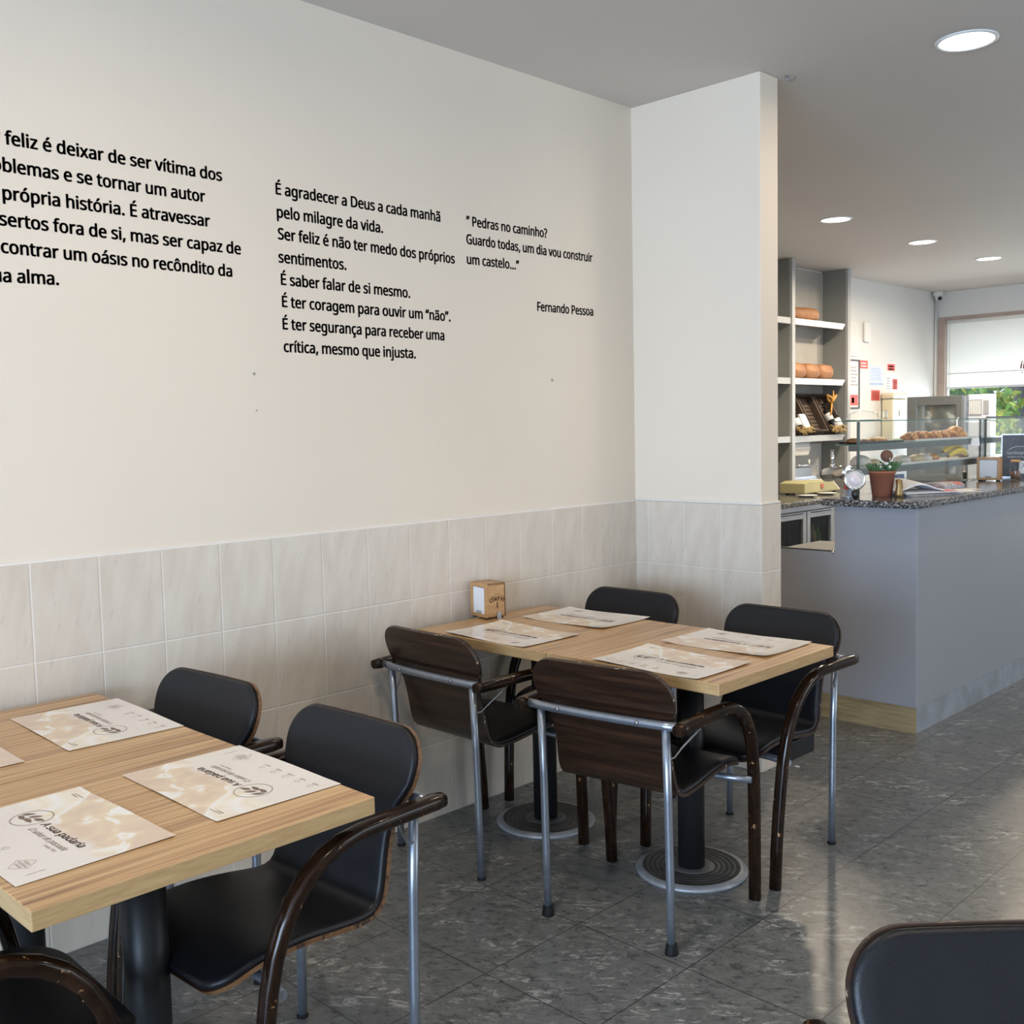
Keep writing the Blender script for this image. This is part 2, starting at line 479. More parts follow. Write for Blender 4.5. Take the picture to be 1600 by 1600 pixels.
# ------------------------------------------------------------------ mesh building
class MB:
    def __init__(s):
        s.v, s.f = [], []

    def add(s, vs, fs, mi=0, smooth=False):
        o = len(s.v)
        s.v += [Vector(v) for v in vs]
        s.f += [([i + o for i in f], mi, smooth) for f in fs]

    def box(s, x0, x1, y0, y1, z0, z1, mi=0, T=None):
        vs = [Vector(p) for p in ((x0, y0, z0), (x1, y0, z0), (x1, y1, z0), (x0, y1, z0), (x0, y0, z1), (x1, y0, z1), (x1, y1, z1), (x0, y1, z1))]
        if T is not None:
            vs = [T @ v for v in vs]
        s.add(vs, [(0, 3, 2, 1), (4, 5, 6, 7), (0, 1, 5, 4), (1, 2, 6, 5), (2, 3, 7, 6), (3, 0, 4, 7)], mi)
        return s

    def tube(s, pts, r, n=14, mi=0, sec=None, caps=True, up=(0, 0, 1), closed=False):
        pts = [Vector(p) for p in pts]
        k = len(pts)
        rs = r if isinstance(r, (list, tuple)) else [r] * k
        ring0 = None
        vs = []
        nrm = None
        for i, p in enumerate(pts):
            a = pts[(i - 1) % k] if closed else pts[max(i - 1, 0)]
            b = pts[(i + 1) % k] if closed else pts[min(i + 1, k - 1)]
            t = (b - a).normalized()
            if nrm is None:
                u = Vector(up)
                if abs(u.dot(t)) > 0.95:
                    u = Vector((1, 0, 0))
                nrm = (u - t * u.dot(t)).normalized()
            else:
                nrm = (nrm - t * nrm.dot(t)).normalized()
            bn = t.cross(nrm)
            for j in range(n):
                if sec:
                    cx, cy = sec[j]
                else:
                    cx, cy = cos(2 * pi * j / n), sin(2 * pi * j / n)
                vs.append(p + (nrm * cx + bn * cy) * rs[i])
        fs = []
        for i in range(k if closed else k - 1):
            i2 = (i + 1) % k
            for j in range(n):
                fs.append((i * n + j, i * n + (j + 1) % n, i2 * n + (j + 1) % n, i2 * n + j))
        o = len(s.v)
        s.add(vs, fs, mi, True)
        if caps and not closed:
            s.f.append(([o + j for j in reversed(range(n))], mi, False))
            s.f.append(([o + (k - 1) * n + j for j in range(n)], mi, False))
        return s

    def lathe(s, prof, n=32, c=(0, 0, 0), axis=(0, 0, 1), mi=0, mis=None, smooth=True):
        q = Vector((0, 0, 1)).rotation_difference(Vector(axis).normalized())
        c = Vector(c)
        vs = []
        for r, z in prof:
            for j in range(n):
                a = 2 * pi * j / n
                vs.append(c + q @ Vector((r * cos(a), r * sin(a), z)))
        o = len(s.v)
        s.v += vs
        for i in range(len(prof) - 1):
            m_ = mis[i] if mis else mi
            for j in range(n):
                s.f.append(([o + i * n + j, o + i * n + (j + 1) % n, o + (i + 1) * n + (j + 1) % n, o + (i + 1) * n + j], m_, smooth))
        if prof[0][0] > 1e-6:
            s.f.append(([o + j for j in reversed(range(n))], mis[0] if mis else mi, False))
        if prof[-1][0] > 1e-6:
            s.f.append(([o + (len(prof) - 1) * n + j for j in range(n)], mis[-1] if mis else mi, False))
        return s

    def ell(s, c, r, mi=0, n=16, m=10, f=None, T=None):
        vs, fs = [], []
        for i in range(m + 1):
            th = pi * i / m
            for j in range(n):
                ph = 2 * pi * j / n
                d = Vector((sin(th) * cos(ph), sin(th) * sin(ph), cos(th)))
                k = f(d) if f else 1.0
                p = Vector((d.x * r[0] * k, d.y * r[1] * k, d.z * r[2] * k))
                if T is not None:
                    p = T @ p
                vs.append(Vector(c) + p)
        for i in range(m):
            for j in range(n):
                fs.append((i * n + j, (i + 1) * n + j, (i + 1) * n + (j + 1) % n, i * n + (j + 1) % n))
        s.add(vs, fs, mi, True)
        return s

    def grid(s, P, mi=0, smooth=True, flip=False):
        a, b = len(P), len(P[0])
        vs = [p for row in P for p in row]
        fs = []
        for i in range(a - 1):
            for j in range(b - 1):
                q = (i * b + j, i * b + j + 1, (i + 1) * b + j + 1, (i + 1) * b + j)
                fs.append(tuple(reversed(q)) if flip else q)
        s.add(vs, fs, mi, smooth)
        return s

    def prism(s, poly, fn, d0, d1, mi=0):
        """poly: 2-D outline; fn(a, b, d) -> point"""
        k = len(poly)
        vs = [fn(a, b, d0) for a, b in poly] + [fn(a, b, d1) for a, b in poly]
        fs = [tuple(reversed(range(k))), tuple(range(k, 2 * k))]
        fs += [(i, (i + 1) % k, k + (i + 1) % k, k + i) for i in range(k)]
        s.add(vs, fs, mi)
        return s

    def text(s, body, fn, mi=0, width=None, size=1.0, bold=0.0, shear=0.0, align='LEFT'):
        """lettering faces; fn(a, b) maps text plane to a point; width fits the line"""
        vs, fs = glyphs(body, bold, shear)
        xs = [v[0] for v in vs]
        x0, x1 = min(xs), max(xs)
        kx = size if width is None else width / (x1 - x0)
        sh = 0.0 if align == 'LEFT' else (-(x1 - x0) * kx / 2)
        s.add([fn((x - x0) * kx + sh, y * size) for x, y in vs], fs, mi)
        return s

    def build(s, name, mats, parent=None, loc=None, rot=None, bevel=0.0, segs=2, recalc=True):
        me = bpy.data.meshes.new(name)
        me.from_pydata([tuple(v) for v in s.v], [], [f[0] for f in s.f])
        if isinstance(mats, str):
            mats = [mats]
        for m_ in mats:
            me.materials.append(M[m_])
        for p, f in zip(me.polygons, s.f):
            p.material_index = f[1]
            p.use_smooth = f[2]
        if bevel or recalc:
            bm = bmesh.new()
            bm.from_mesh(me)
            if recalc:
                bmesh.ops.recalc_face_normals(bm, faces=bm.faces)
            if bevel:
                ed = [e for e in bm.edges if len(e.link_faces) == 2 and e.calc_face_angle(0) > 0.6]
                bmesh.ops.bevel(bm, geom=ed, offset=bevel, segments=segs, profile=0.5, affect='EDGES', clamp_overlap=True)
            bm.to_mesh(me)
            bm.free()
        o = bpy.data.objects.new(name, me)
        C.objects.link(o)
        if parent is not None:
            o.parent = parent
        if loc is not None:
            o.location = loc
        if rot is not None:
            o.rotation_euler = rot
        return o


_gl = {}
_font = []


def sans():
    """the sans face that comes with Blender itself; the built-in face if it is not there"""
    if not _font:
        f = None
        try:
            import os
            d = bpy.utils.system_resource('DATAFILES', path='fonts')
            n = [x for x in sorted(os.listdir(d)) if x.startswith('NotoSansKhmer')]
            f = bpy.data.fonts.load(os.path.join(d, n[0]))
        except Exception:
            f = None
        _font.append(f)
    return _font[0]


def raw_glyphs(body, shear=0.0):
    cu = bpy.data.curves.new('glyphs', 'FONT')
    if sans():
        cu.font = sans()
    cu.body = body
    cu.size = 1.0
    cu.shear = shear
    cu.resolution_u = 3
    cu.fill_mode = 'FRONT'
    o = bpy.data.objects.new('glyphs', cu)
    C.objects.link(o)
    ev = o.evaluated_get(bpy.context.evaluated_depsgraph_get())
    me = ev.to_mesh()
    r = ([(v.co.x, v.co.y) for v in me.vertices], [tuple(p.vertices) for p in me.polygons])
    ev.to_mesh_clear()
    bpy.data.objects.remove(o)
    bpy.data.curves.remove(cu)
    return r


def glyphs(body, bold=0.0, shear=0.0):
    """outlines scaled to a cap height of 1; bold thickens every stroke"""
    key = (body, bold, shear)
    if key not in _gl:
        if 'H' not in _gl:
            _gl['H'] = max(y for x, y in raw_glyphs('H')[0])
        k = 1.0 / _gl['H']
        vs, fs = raw_glyphs(body, shear)
        vs = [(x * k, y * k) for x, y in vs]
        if bold:
            v2, f2 = [], []
            for i in range(6):
                a = 2 * pi * i / 6
                o = len(v2)
                v2 += [(x + bold * 1.25 * cos(a), y + bold * 0.8 * sin(a)) for x, y in vs]
                f2 += [tuple(j + o for j in f) for f in fs]
            vs, fs = v2, f2
        _gl[key] = (vs, fs)
    return _gl[key]


def tag(o, label, cat, group=None, kind=None):
    o['label'] = label
    o['category'] = cat
    if group:
        o['group'] = group
    if kind:
        o['kind'] = kind
    return o


def thing(name, label, cat, loc=(0, 0, 0), rz=0.0, group=None):
    o = bpy.data.objects.new(name, None)
    o.empty_display_size = 0.1
    C.objects.link(o)
    o.location = loc
    o.rotation_euler = (0, 0, rz)
    return tag(o, label, cat, group)


def struct(o):
    o['kind'] = 'structure'
    return o


def dup(root, loc=None, rz=None, label=None, group=None):
    r = root.copy()
    C.objects.link(r)
    if loc is not None:
        r.location = loc
    if rz is not None:
        r.rotation_euler = (r.rotation_euler[0], r.rotation_euler[1], rz)
    if label:
        r['label'] = label
    if group:
        r['group'] = group
    for ch in list(root.children):
        c = ch.copy()
        C.objects.link(c)
        c.parent = r
        for g in list(ch.children):
            d = g.copy()
            C.objects.link(d)
            d.parent = c
    return r


def rot_t(loc, rz=0.0, rx=0.0, ry=0.0):
    return Matrix.Translation(loc) @ Matrix.Rotation(rz, 4, 'Z') @ Matrix.Rotation(ry, 4, 'Y') @ Matrix.Rotation(rx, 4, 'X')


# ================================================================== THE SETTING
ZC = 2.943
ZT = 1.158
struct(MB().box(-2.4, 7.2, -6.1, 12.4, -0.12, 0.0).build('floor', 'floor_tile'))
struct(MB().box(-2.4, 7.2, -6.1, 12.4, ZC, ZC + 0.12).build('ceiling', 'ceiling_paint'))
struct(MB().box(-0.2, -0.006, -6.1, 3.90, 0, ZC).build('wall_left', 'plaster'))
struct(MB().box(-2.2, 0.662, 3.893, 4.035, 0, ZC).build('wall_pier', 'plaster', bevel=0.004))
struct(MB().box(-2.2, -2.025, 4.03, 12.2, 0, ZC).build('wall_bar', 'plaster_bar'))


def skirt_tiles():
    b = MB()
    prof = [(-0.05, 0.0), (0.0, 0.0), (0.0, ZT - 0.006), (-0.003, ZT), (-0.012, ZT + 0.006), (-0.05, ZT + 0.006)]
    b.prism(prof, lambda a, z, d: (a, d, z), -5.89, 3.887, 0)
    for i, (f, m, s_) in enumerate(b.f):
        z = sum(b.v[j].z for j in f) / len(f)
        if z > ZT - 0.004 and len(f) == 4:
            b.f[i] = (f, 1, s_)
    struct(b.build('trim_1', ['tile_along_y', 'bullnose']))
    b = MB()
    b.box(-0.004, 0.668, 3.887, 4.045, 0, ZT - 0.004, 0)
    o = b.build('trim_2', ['tile_along_x', 'tile_along_y', 'bullnose'])
    for p in o.data.polygons:
        if abs(p.normal.x) > 0.5:
            p.material_index = 1
    struct(o)
    b = MB()
    b.box(-0.004, 0.669, 3.886, 4.046, ZT - 0.004, ZT + 0.008)
    struct(b.build('trim_3', 'bullnose', bevel=0.005))


skirt_tiles()


# front wall behind the camera: a shop window between two piers; side wall with a glazed opening
def wall_with_hole(name, axis, pos, th, lo, hi, h0, h1, z0, z1, m):
    b = MB()

    def bx(a, c, zl, zh):
        if axis == 'y':
            b.box(a, c, pos, pos + th, zl, zh)
        else:
            b.box(pos, pos + th, a, c, zl, zh)
    bx(lo, h0, 0, ZC)
    bx(h1, hi, 0, ZC)
    bx(h0, h1, z1, ZC)
    if z0 > 0:
        bx(h0, h1, 0, z0)
    return struct(b.build(name, m))


wall_with_hole('wall_front', 'y', -6.1, 0.2, -0.2, 7.2, 1.3, 6.5, 0.15, 2.55, 'plaster')
wall_with_hole('wall_right', 'x', 7.0, 0.2, -6.1, 12.4, 4.6, 9.4, 0.1, 2.7, 'plaster')
wall_with_hole('wall_back', 'y', 12.078, 0.22, -2.2, 7.2, -1.97, 1.6, 0.95, 2.64, 'plaster_bar')

# bar window: frame, glass
wf = MB()
for x0, x1, z0, z1 in ((-1.985, -1.905, 0.93, 2.66), (1.53, 1.61, 0.93, 2.66), (-1.9045, 1.5295, 2.585, 2.66), (-1.9045, 1.5295, 0.93, 1.01)):
    wf.box(x0, x1, 12.065, 12.20, z0, z1)
wf.box(-1.905, -1.885, 12.10, 12.14, 1.01, 2.585, 1)
wf.box(-0.10, -0.04, 12.12, 12.18, 1.01, 2.585, 1)
w1 = struct(wf.build('window_1', ['frame_wood', 'white_plastic'], bevel=0.004))
struct(MB().box(-1.885, 1.53, 12.145, 12.15, 1.01, 2.585).build('window_pane', 'clear_glass', w1))

# ================================================================== WALL LETTERING
BX = -0.0052


def quote(label, lines, size=0.0365):
    y0 = lines[0][1]
    z0 = lines[0][3]
    t = thing('wall_quote', label, 'wall lettering', (BX, y0, z0), group='dark vinyl quotes on the long wall')
    for body, ya, yb, z, zb in lines:
        b = MB()
        if '|' in body:   # the measured stretch starts after the bar
            w = [max(v[0] for v in glyphs(q, 0.042)[0]) for q in (body.replace('|', ''), body.split('|')[1])]
            y1_ = yb - (yb - ya) * w[0] / w[1]
            z, ya = z + (z - zb) * (ya - y1_) / (yb - ya), y1_
            body = body.replace('|', '')

        def fn(a, c, ya=ya, z=z, yb=yb, zb=zb):
            k = a / (yb - ya)
            return Vector((0.0, ya - y0 + a, z + (zb - z) * k - z0 + c))
        b.text(body, fn, 0, width=yb - ya, size=size, bold=0.042)
        b.build('text_line', 'vinyl_letter', t, recalc=False)
    return t


quote('large six-line quote at the left end of the wall, ending in alma',
      [('Ser |feliz é deixar de ser vítima dos', 1.132, 1.792, 2.304, 2.303), ('pro|blemas e se tornar um autor', 1.121, 1.73, 2.230, 2.229),
       ('da |própria história. É atravessar', 1.115, 1.743, 2.155, 2.155), ('de|sertos fora de si, mas ser capaz de', 1.104, 1.849, 2.084, 2.080),
       ('en|contrar um oásıs no recôndito da', 1.104, 1.814, 2.010, 2.006), ('sua |alma.', 1.142, 1.258, 1.932, 1.935)], 0.0355)
quote('eight-line quote in the middle of the wall, beginning with a line on Deus',
      [('É agradecer a Deus a cada manhã', 1.988, 2.715, 2.291, 2.290), ('pelo milagre da vida.', 1.989, 2.436, 2.216, 2.216),
       ('Ser feliz é não ter medo dos próprios', 1.990, 2.784, 2.145, 2.140), ('sentimentos.', 1.989, 2.267, 2.069, 2.069),
       ('É saber falar de si mesmo.', 1.995, 2.555, 1.996, 1.993), ('É ter coragem para ouvir um “não”.', 1.996, 2.754, 1.923, 1.918),
       ('É ter segurança para receber uma', 1.995, 2.720, 1.849, 1.844), ('crítica, mesmo que injusta.', 1.996, 2.574, 1.774, 1.771)])
quote('short three-line quote about stones and a castle with a signature below, near the corner',
      [('” Pedras no caminho?', 2.849, 3.315, 2.293, 2.297), ('Guardo todas, um dia vou construir', 2.847, 3.607, 2.223, 2.225),
       ('um castelo...”', 2.847, 3.141, 2.146, 2.149), ('Fernando Pessoa', 3.244, 3.606, 1.990, 1.991)])
for i, (y, z, r, lab) in enumerate(((3.328, 1.703, 0.007, 'grey wall plug below the short quote near the corner'), (1.878, 1.698, 0.005, 'upper small grey plug between the two long quotes, below their lines'), (1.882, 1.579, 0.003, 'tiny lower grey plug on the bare wall below the quotes'))):
    tag(MB().lathe([(r, 0), (r * 0.9, 0.002), (0, 0.003)], 12, (-0.006, y, z), (1, 0, 0)).build('wall_plug', 'speck'), lab, 'wall plug', 'plugged holes in the long wall')


# ================================================================== TABLES
TZ = 0.7655


def make_table(x0, x1, y0, y1, label, colx=None):
    cx, cy = (x0 + x1) / 2, (y0 + y1) / 2
    t = thing('dining_table', label, 'table', (cx, cy, 0), group='square cafe tables pushed together in pairs')
    hx, hy = (x1 - x0) / 2, (y1 - y0) / 2
    b = MB()
    b.box(-hx, hx, -hy, hy, TZ - 0.036, TZ)
    o = b.build('tabletop', ['table_oak', 'table_edge'], t, bevel=0.0025)
    for p in o.data.polygons:
        if abs(p.normal.z) < 0.5:
            p.material_index = 1
    px, py = (colx or (0, 0))
    MB().lathe([(0.0, 0.016), (0.045, 0.016), (0.045, TZ - 0.055), (0.0, TZ - 0.055)], 32, (px, py, 0)).build('column', 'column_black', t)
    MB().box(px - 0.13, px + 0.13, py - 0.13, py + 0.13, TZ - 0.056, TZ - 0.0365).build('mounting_plate', 'column_black', t, bevel=0.003)
    prof, mis = [(0.0, 0.0), (0.186, 0.0), (0.188, 0.007), (0.182, 0.013), (0.164, 0.017)], [1, 1, 1, 1]
    r = 0.164
    z = 0.017
    while r > 0.085:
        prof += [(r - 0.0150, z), (r - 0.0156, z - 0.001), (r - 0.0169, z - 0.001), (r - 0.0175, z)]
        mis += [0, 0, 1, 0]
        r -= 0.0175
    prof += [(0.06, 0.019), (0.0, 0.019)]
    mis += [2, 2]
    MB().lathe(prof, 48, (px, py, 0), mis=mis).build('base', ['base_groove', 'base_ring', 'base_plate'], t)
    return t


make_table(0.060, 0.705, 2.4885, 3.1616, 'light striped wood table against the wall, under the napkin box', (-0.035, 0.035))
make_table(0.7085, 1.377, 2.4885, 3.1616, 'light striped wood table in mid room, joined to the one under the napkin box', (-0.025, 0.035))
make_table(0.060, 0.695, 0.590, 1.268, 'light striped wood table at the left wall edge of the photo', (-0.005, 0.0))
make_table(0.700, 1.366, 0.590, 1.268, 'light striped wood table at lower left, its corner nearest the viewer', (0.0, 0.0))


# ================================================================== PLACEMATS
def placemat_mesh(curl, seed):
    W, H = 0.405, 0.287
    rng = random.Random(seed)
    ph = rng.uniform(0, 6)

    def zc(u, v):
        w = curl * (0.5 + 0.5 * sin(ph + u * 13.0)) * (2 * abs(v) / H) ** 3
        w += curl * 0.8 * max(0.0, (abs(u) - 0.13) / 0.07) ** 2 * (0.4 + 0.6 * (0.5 + v / H))
        return 0.0012 + w
    b = MB()
    nu, nv = 24, 14
    P = [[Vector((-W / 2 + W * i / nu, -H / 2 + H * j / nv, 0)) for j in range(nv + 1)] for i in range(nu + 1)]
    top = [[Vector((p.x, p.y, zc(p.x, p.y))) for p in row] for row in P]
    bot = [[Vector((p.x, p.y, zc(p.x, p.y) - 0.0006)) for p in row] for row in P]
    b.grid(top, 0, True, True)
    b.grid(bot, 0, True, False)
    for seq in (range(nu),):
        for i in seq:
            b.add([top[i][0], top[i + 1][0], bot[i + 1][0], bot[i][0]], [(0, 1, 2, 3)])
            b.add([top[i][nv], top[i + 1][nv], bot[i + 1][nv], bot[i][nv]], [(3, 2, 1, 0)])
    for j in range(nv):
        b.add([top[0][j], top[0][j + 1], bot[0][j + 1], bot[0][j]], [(3, 2, 1, 0)])
        b.add([top[nu][j], top[nu][j + 1], bot[nu][j + 1], bot[nu][j]], [(0, 1, 2, 3)])

    def put(x, y):
        return lambda a, c: Vector((x + a, y + c, zc(x + a, y + c) + 0.0005))
    # coordinates below are measured from the sheet's lower left corner
    ox, oy = -W / 2, -H / 2
    b.text('A sua padaria', put(ox + 0.152, oy + 0.142), 1, width=0.172, size=0.0165, bold=0.03, shear=0.12)
    b.text('O sabor do passado', put(ox + 0.160, oy + 0.116), 1, width=0.155, size=0.0125, shear=0.42)
    b.text('Desde 1976', put(ox + 0.262, oy + 0.103), 1, width=0.044, size=0.006)

    def ring(cx, cy, r, w, mi, n=40):
        for k in range(n):
            a0, a1 = 2 * pi * k / n, 2 * pi * (k + 1) / n
            q = [(cx + (r + s_ * w) * cos(a), cy + (r + s_ * w) * sin(a)) for a, s_ in ((a0, 0), (a0, 1), (a1, 1), (a1, 0))]
            b.add([Vector((x, y, zc(x, y) + 0.0005)) for x, y in q], [(0, 1, 2, 3)], mi)
    cx, cy = ox + 0.104, oy + 0.146
    ring(cx, cy, 0.0385, 0.0014, 1)

    def leaf(x, y, ang, L_, w, mi=1):
        n = 8
        pts = []
        for k in range(n + 1):
            t = k / n
            pts.append((L_ * t, w * sin(pi * t ** 0.8)))
        poly = pts + [(p, -q) for p, q in reversed(pts[1:-1])]
        vs = [(x + p * cos(ang) - q * sin(ang), y + p * sin(ang) + q * cos(ang)) for p, q in poly]
        b.add([Vector((p, q, zc(p, q) + 0.0005)) for p, q in vs], [tuple(range(len(vs)))], mi)
    for lx, ly, la, ll in ((-0.032, -0.011, -6, 0.030), (-0.033, -0.006, 52, 0.027), (-0.008, -0.009, -4, 0.032), (-0.010, -0.003, 52, 0.028), (0.008, 0.001, 20, 0.029)):
        leaf(cx + lx, cy + ly, radians(la), ll, 0.0056)
    # faint seal, corner rules and the row of little marks along the bottom edge
    sx, sy = ox + 0.320, oy + 0.044
    for k in range(4):
        a0, a1 = pi / 2 * k, pi / 2 * (k + 1)
        q = [(sx + r * cos(a), sy + r * sin(a)) for a, r in ((a0, 0.024), (a0, 0.0255), (a1, 0.0255), (a1, 0.024))]
        b.add([Vector((x, y, zc(x, y) + 0.0005)) for x, y in q], [(0, 1, 2, 3)], 2)
    for k in (-1, 0, 1):
        y = sy + k * 0.008
        w = 0.017 - abs(k) * 0.006
        b.add([Vector((x, yy, zc(x, yy) + 0.0005)) for x, yy in ((sx - w, y - 0.0022), (sx + w, y - 0.0022), (sx + w, y + 0.0022), (sx - w, y + 0.0022))], [(0, 1, 2, 3)], 2)

    def rule(x0, y0, x1, y1, w, mi):
        d = Vector((x1 - x0, y1 - y0)).normalized()
        n_ = Vector((-d.y, d.x)) * w
        q = [(x0 - n_.x, y0 - n_.y), (x1 - n_.x, y1 - n_.y), (x1 + n_.x, y1 + n_.y), (x0 + n_.x, y0 + n_.y)]
        b.add([Vector((x, y, zc(x, y) + 0.0005)) for x, y in q], [(0, 1, 2, 3)], mi)
    rule(ox + 0.372, oy + 0.028, ox + 0.372, oy + 0.062, 0.0008, 2)
    rule(ox + 0.030, oy + 0.262, ox + 0.072, oy + 0.262, 0.0006, 1)
    rule(ox + 0.030, oy + 0.256, ox + 0.055, oy + 0.256, 0.0009, 1)
    for k in range(5):
        x = ox + 0.028 + k * 0.046
        rule(x, oy + 0.038, x + 0.020, oy + 0.038, 0.0022, 2)
        ring(x + 0.010, oy + 0.052, 0.0055, 0.0013, 2, 12)
    o = b.build('paper_placemat', ['placemat_print', 'print_brown', 'print_faint'], recalc=False)
    return o.data, o


me_flat, o_first = placemat_mesh(0.0022, 3)
me_wavy, o_second = placemat_mesh(0.0050, 5)
MATS = [
    (0.404, 2.640, -1.5, me_wavy, 'printed paper placemat just in front of the napkin box, mirroring its white side'),
    (0.405, 3.043, 180.5, me_wavy, 'printed paper placemat behind the napkin box, before the chair in the corner'),
    (1.105, 2.633, -1.0, me_wavy, 'printed paper placemat right over the nearest brown-backed chair'),
    (1.103, 3.004, 180.3, me_wavy, 'printed paper placemat before the black chair by the grey counter'),
    (0.380, 1.130, 178.0, me_flat, 'printed paper placemat at the wall end of the left table, upside-down to us'),
    (1.049, 1.125, 179.6, me_flat, 'printed paper placemat upside-down to us on the table at lower left, nearest its right corner'),
    (1.055, 0.748, 0.8, me_flat, 'printed paper placemat readable from our side at the lower left corner'),
    (0.375, 0.738, -1.0, me_flat, 'printed paper placemat cut off by the left edge, only a corner showing'),
]
for i, (x, y, a, me, lab) in enumerate(MATS):
    if i == 4:
        o = o_first
    elif i == 0:
        o = o_second
    else:
        o = o_first.copy()
        o.data = me
        C.objects.link(o)
    o.location = (x, y, TZ)
    o.rotation_euler = (0, 0, radians(a))
    tag(o, lab, 'placemat', 'printed placemats on the tables')


# ================================================================== NAPKIN BOX ON THE TABLE
def napkin_box(name, label, loc, rz, logo=True, w=0.112, d=0.092, h=0.138, front='y'):
    """local: the open face with the napkins looks to -Y, the logo side to +X"""
    t = thing(name, label, 'napkin dispenser', loc, rz)
    hw, hd = w / 2, d / 2
    b = MB()
    z0, fr = 0.006, 0.014
    b.box(-hw, hw, -hd + 0.010, hd, z0, z0 + 0.008)
    b.box(-hw, hw, -hd + 0.010, hd, h - 0.008, h)
    b.box(hw - 0.008, hw, -hd + 0.010, hd, z0, h)
    b.box(-hw, -hw + 0.008, -hd + 0.010, hd, z0, h)
    b.box(-hw, hw, hd - 0.008, hd, z0, h)
    b.build('case', 'bamboo', t, bevel=0.0018)
    f = MB()
    for x0, x1, zz0, zz1 in ((-hw, -hw + fr, z0, h), (hw - fr, hw, z0, h), (-hw + fr, hw - fr, z0, z0 + fr), (-hw + fr, hw - fr, h - fr, h)):
        f.box(x0, x1, -hd, -hd + 0.010, zz0, zz1)
    f.build('front_frame', 'bamboo', t, bevel=0.0015)
    n = MB()
    for k in range(6):
        n.box(-hw + fr + 0.001, hw - fr - 0.001, -hd + 0.0045 + k * 0.007, -hd + 0.0095 + k * 0.007, z0 + 0.012, h - fr - 0.002)
    n.build('napkins', 'paper', t, bevel=0.001)
    s_ = MB().box(-0.016, 0.016, -hd + 0.0005, -hd + 0.0035, z0 + fr + 0.001, z0 + fr + 0.010)
    s_.build('finger_notch', 'speck', t)
    for sx in (-1, 1):
        for sy in (-1, 1):
            MB().box(sx * (hw - 0.016) - 0.008, sx * (hw - 0.016) + 0.008, sy * (hd - 0.016) - 0.008, sy * (hd - 0.016) + 0.008, 0, z0).build('foot', 'rubber', t)
    if logo:
        lp = MB()
        x = hw
        lp.box(x - 0.0005, x + 0.0015, -hd + 0.018, hd - 0.010, z0 + 0.012, h - 0.022)
        lp.build('side_panel', 'bamboo', t, bevel=0.0006)
        g = MB()
        x = hw + 0.0019

        def P(a, c):
            return Vector((x, a, c))
        zc_, yc = 0.070, 0.005
        # arched name across the crown
        word = 'COMPAY'
        for k, ch in enumerate(word):
            a = radians(62 - k * 124 / 5)
            yy, zz = yc - 0.030 * sin(a), zc_ - 0.010 + 0.011 * cos(a)
            g.text(ch, lambda p, q, yy=yy, zz=zz, a=a: P(yy + (p - 0.005) * cos(a * 0.45) - q * sin(a * 0.45), zz + (p - 0.005) * sin(a * 0.45) + q * cos(a * 0.45)), 0, width=0.0105, size=0.0155, bold=0.06)
        for k in range(9):
            a = radians(-70 + k * 17.5)
            r0, r1 = 0.021 + 0.004 * (k % 2), 0.028 + 0.004 * (k % 2)
            for rr in (r0,):
                c0 = (yc + rr * sin(a) * 1.05, zc_ + rr * cos(a))
                c1 = (yc + r1 * sin(a) * 1.05, zc_ + r1 * cos(a))
                nn = (cos(a) * 0.0022, -sin(a) * 0.0022)
                m_ = ((c0[0] + c1[0]) / 2, (c0[1] + c1[1]) / 2)
                g.add([P(*c0), P(m_[0] + nn[0], m_[1] + nn[1]), P(*c1), P(m_[0] - nn[0], m_[1] - nn[1])], [(0, 1, 2, 3)])
        g.add([P(yc - 0.0022, zc_ - 0.004), P(yc + 0.0022, zc_ - 0.004), P(yc + 0.0028, zc_ - 0.022), P(yc + 0.010, zc_ - 0.026), P(yc - 0.010, zc_ - 0.026), P(yc - 0.0028, zc_ - 0.022)], [(0, 1, 2, 3, 4, 5)])
        g.add([P(yc - 0.004, zc_ - 0.031), P(yc + 0.004, zc_ - 0.031), P(yc + 0.004, zc_ - 0.0325), P(yc - 0.004, zc_ - 0.0325)], [(0, 1, 2, 3)])
        g.build('tree_logo', 'burnt_logo', t, recalc=False)
        tb = MB()
        poly = [(0.012 + 0.010 * cos(pi * k / 10), 0.018 + 0.010 * sin(pi * k / 10)) for k in range(11)] + [(0.002, 0.0), (0.022, 0.0)]
        tb.prism(poly, lambda a, c, dd: (dd, a, c), hw + 0.0022, hw + 0.0048)
        tb.build('weight_tab', 'steel_bolt', t)
    return t


napkin_box('napkin_box', 'bamboo napkin box with burnt tree logo on the middle table by the tiles', (0.083, 2.833, TZ + 0.0), radians(-10))


# ================================================================== CHAIRS
PROF = [(-0.050, 0.822), (-0.045, 0.806), (-0.039, 0.788), (-0.033, 0.770), (-0.025, 0.748), (-0.017, 0.725), (-0.008, 0.700), (0.003, 0.678), (0.011, 0.655), (0.020, 0.628), (0.029, 0.600), (0.038, 0.570),
        (0.047, 0.538), (0.055, 0.506), (0.063, 0.478), (0.073, 0.456), (0.088, 0.441), (0.108, 0.434), (0.135, 0.434), (0.170, 0.438), (0.210, 0.444), (0.255, 0.450), (0.300, 0.454), (0.345, 0.455), (0.385, 0.453), (0.420, 0.447), (0.450, 0.439), (0.475, 0.429), (0.490, 0.421), (0.502, 0.412)]


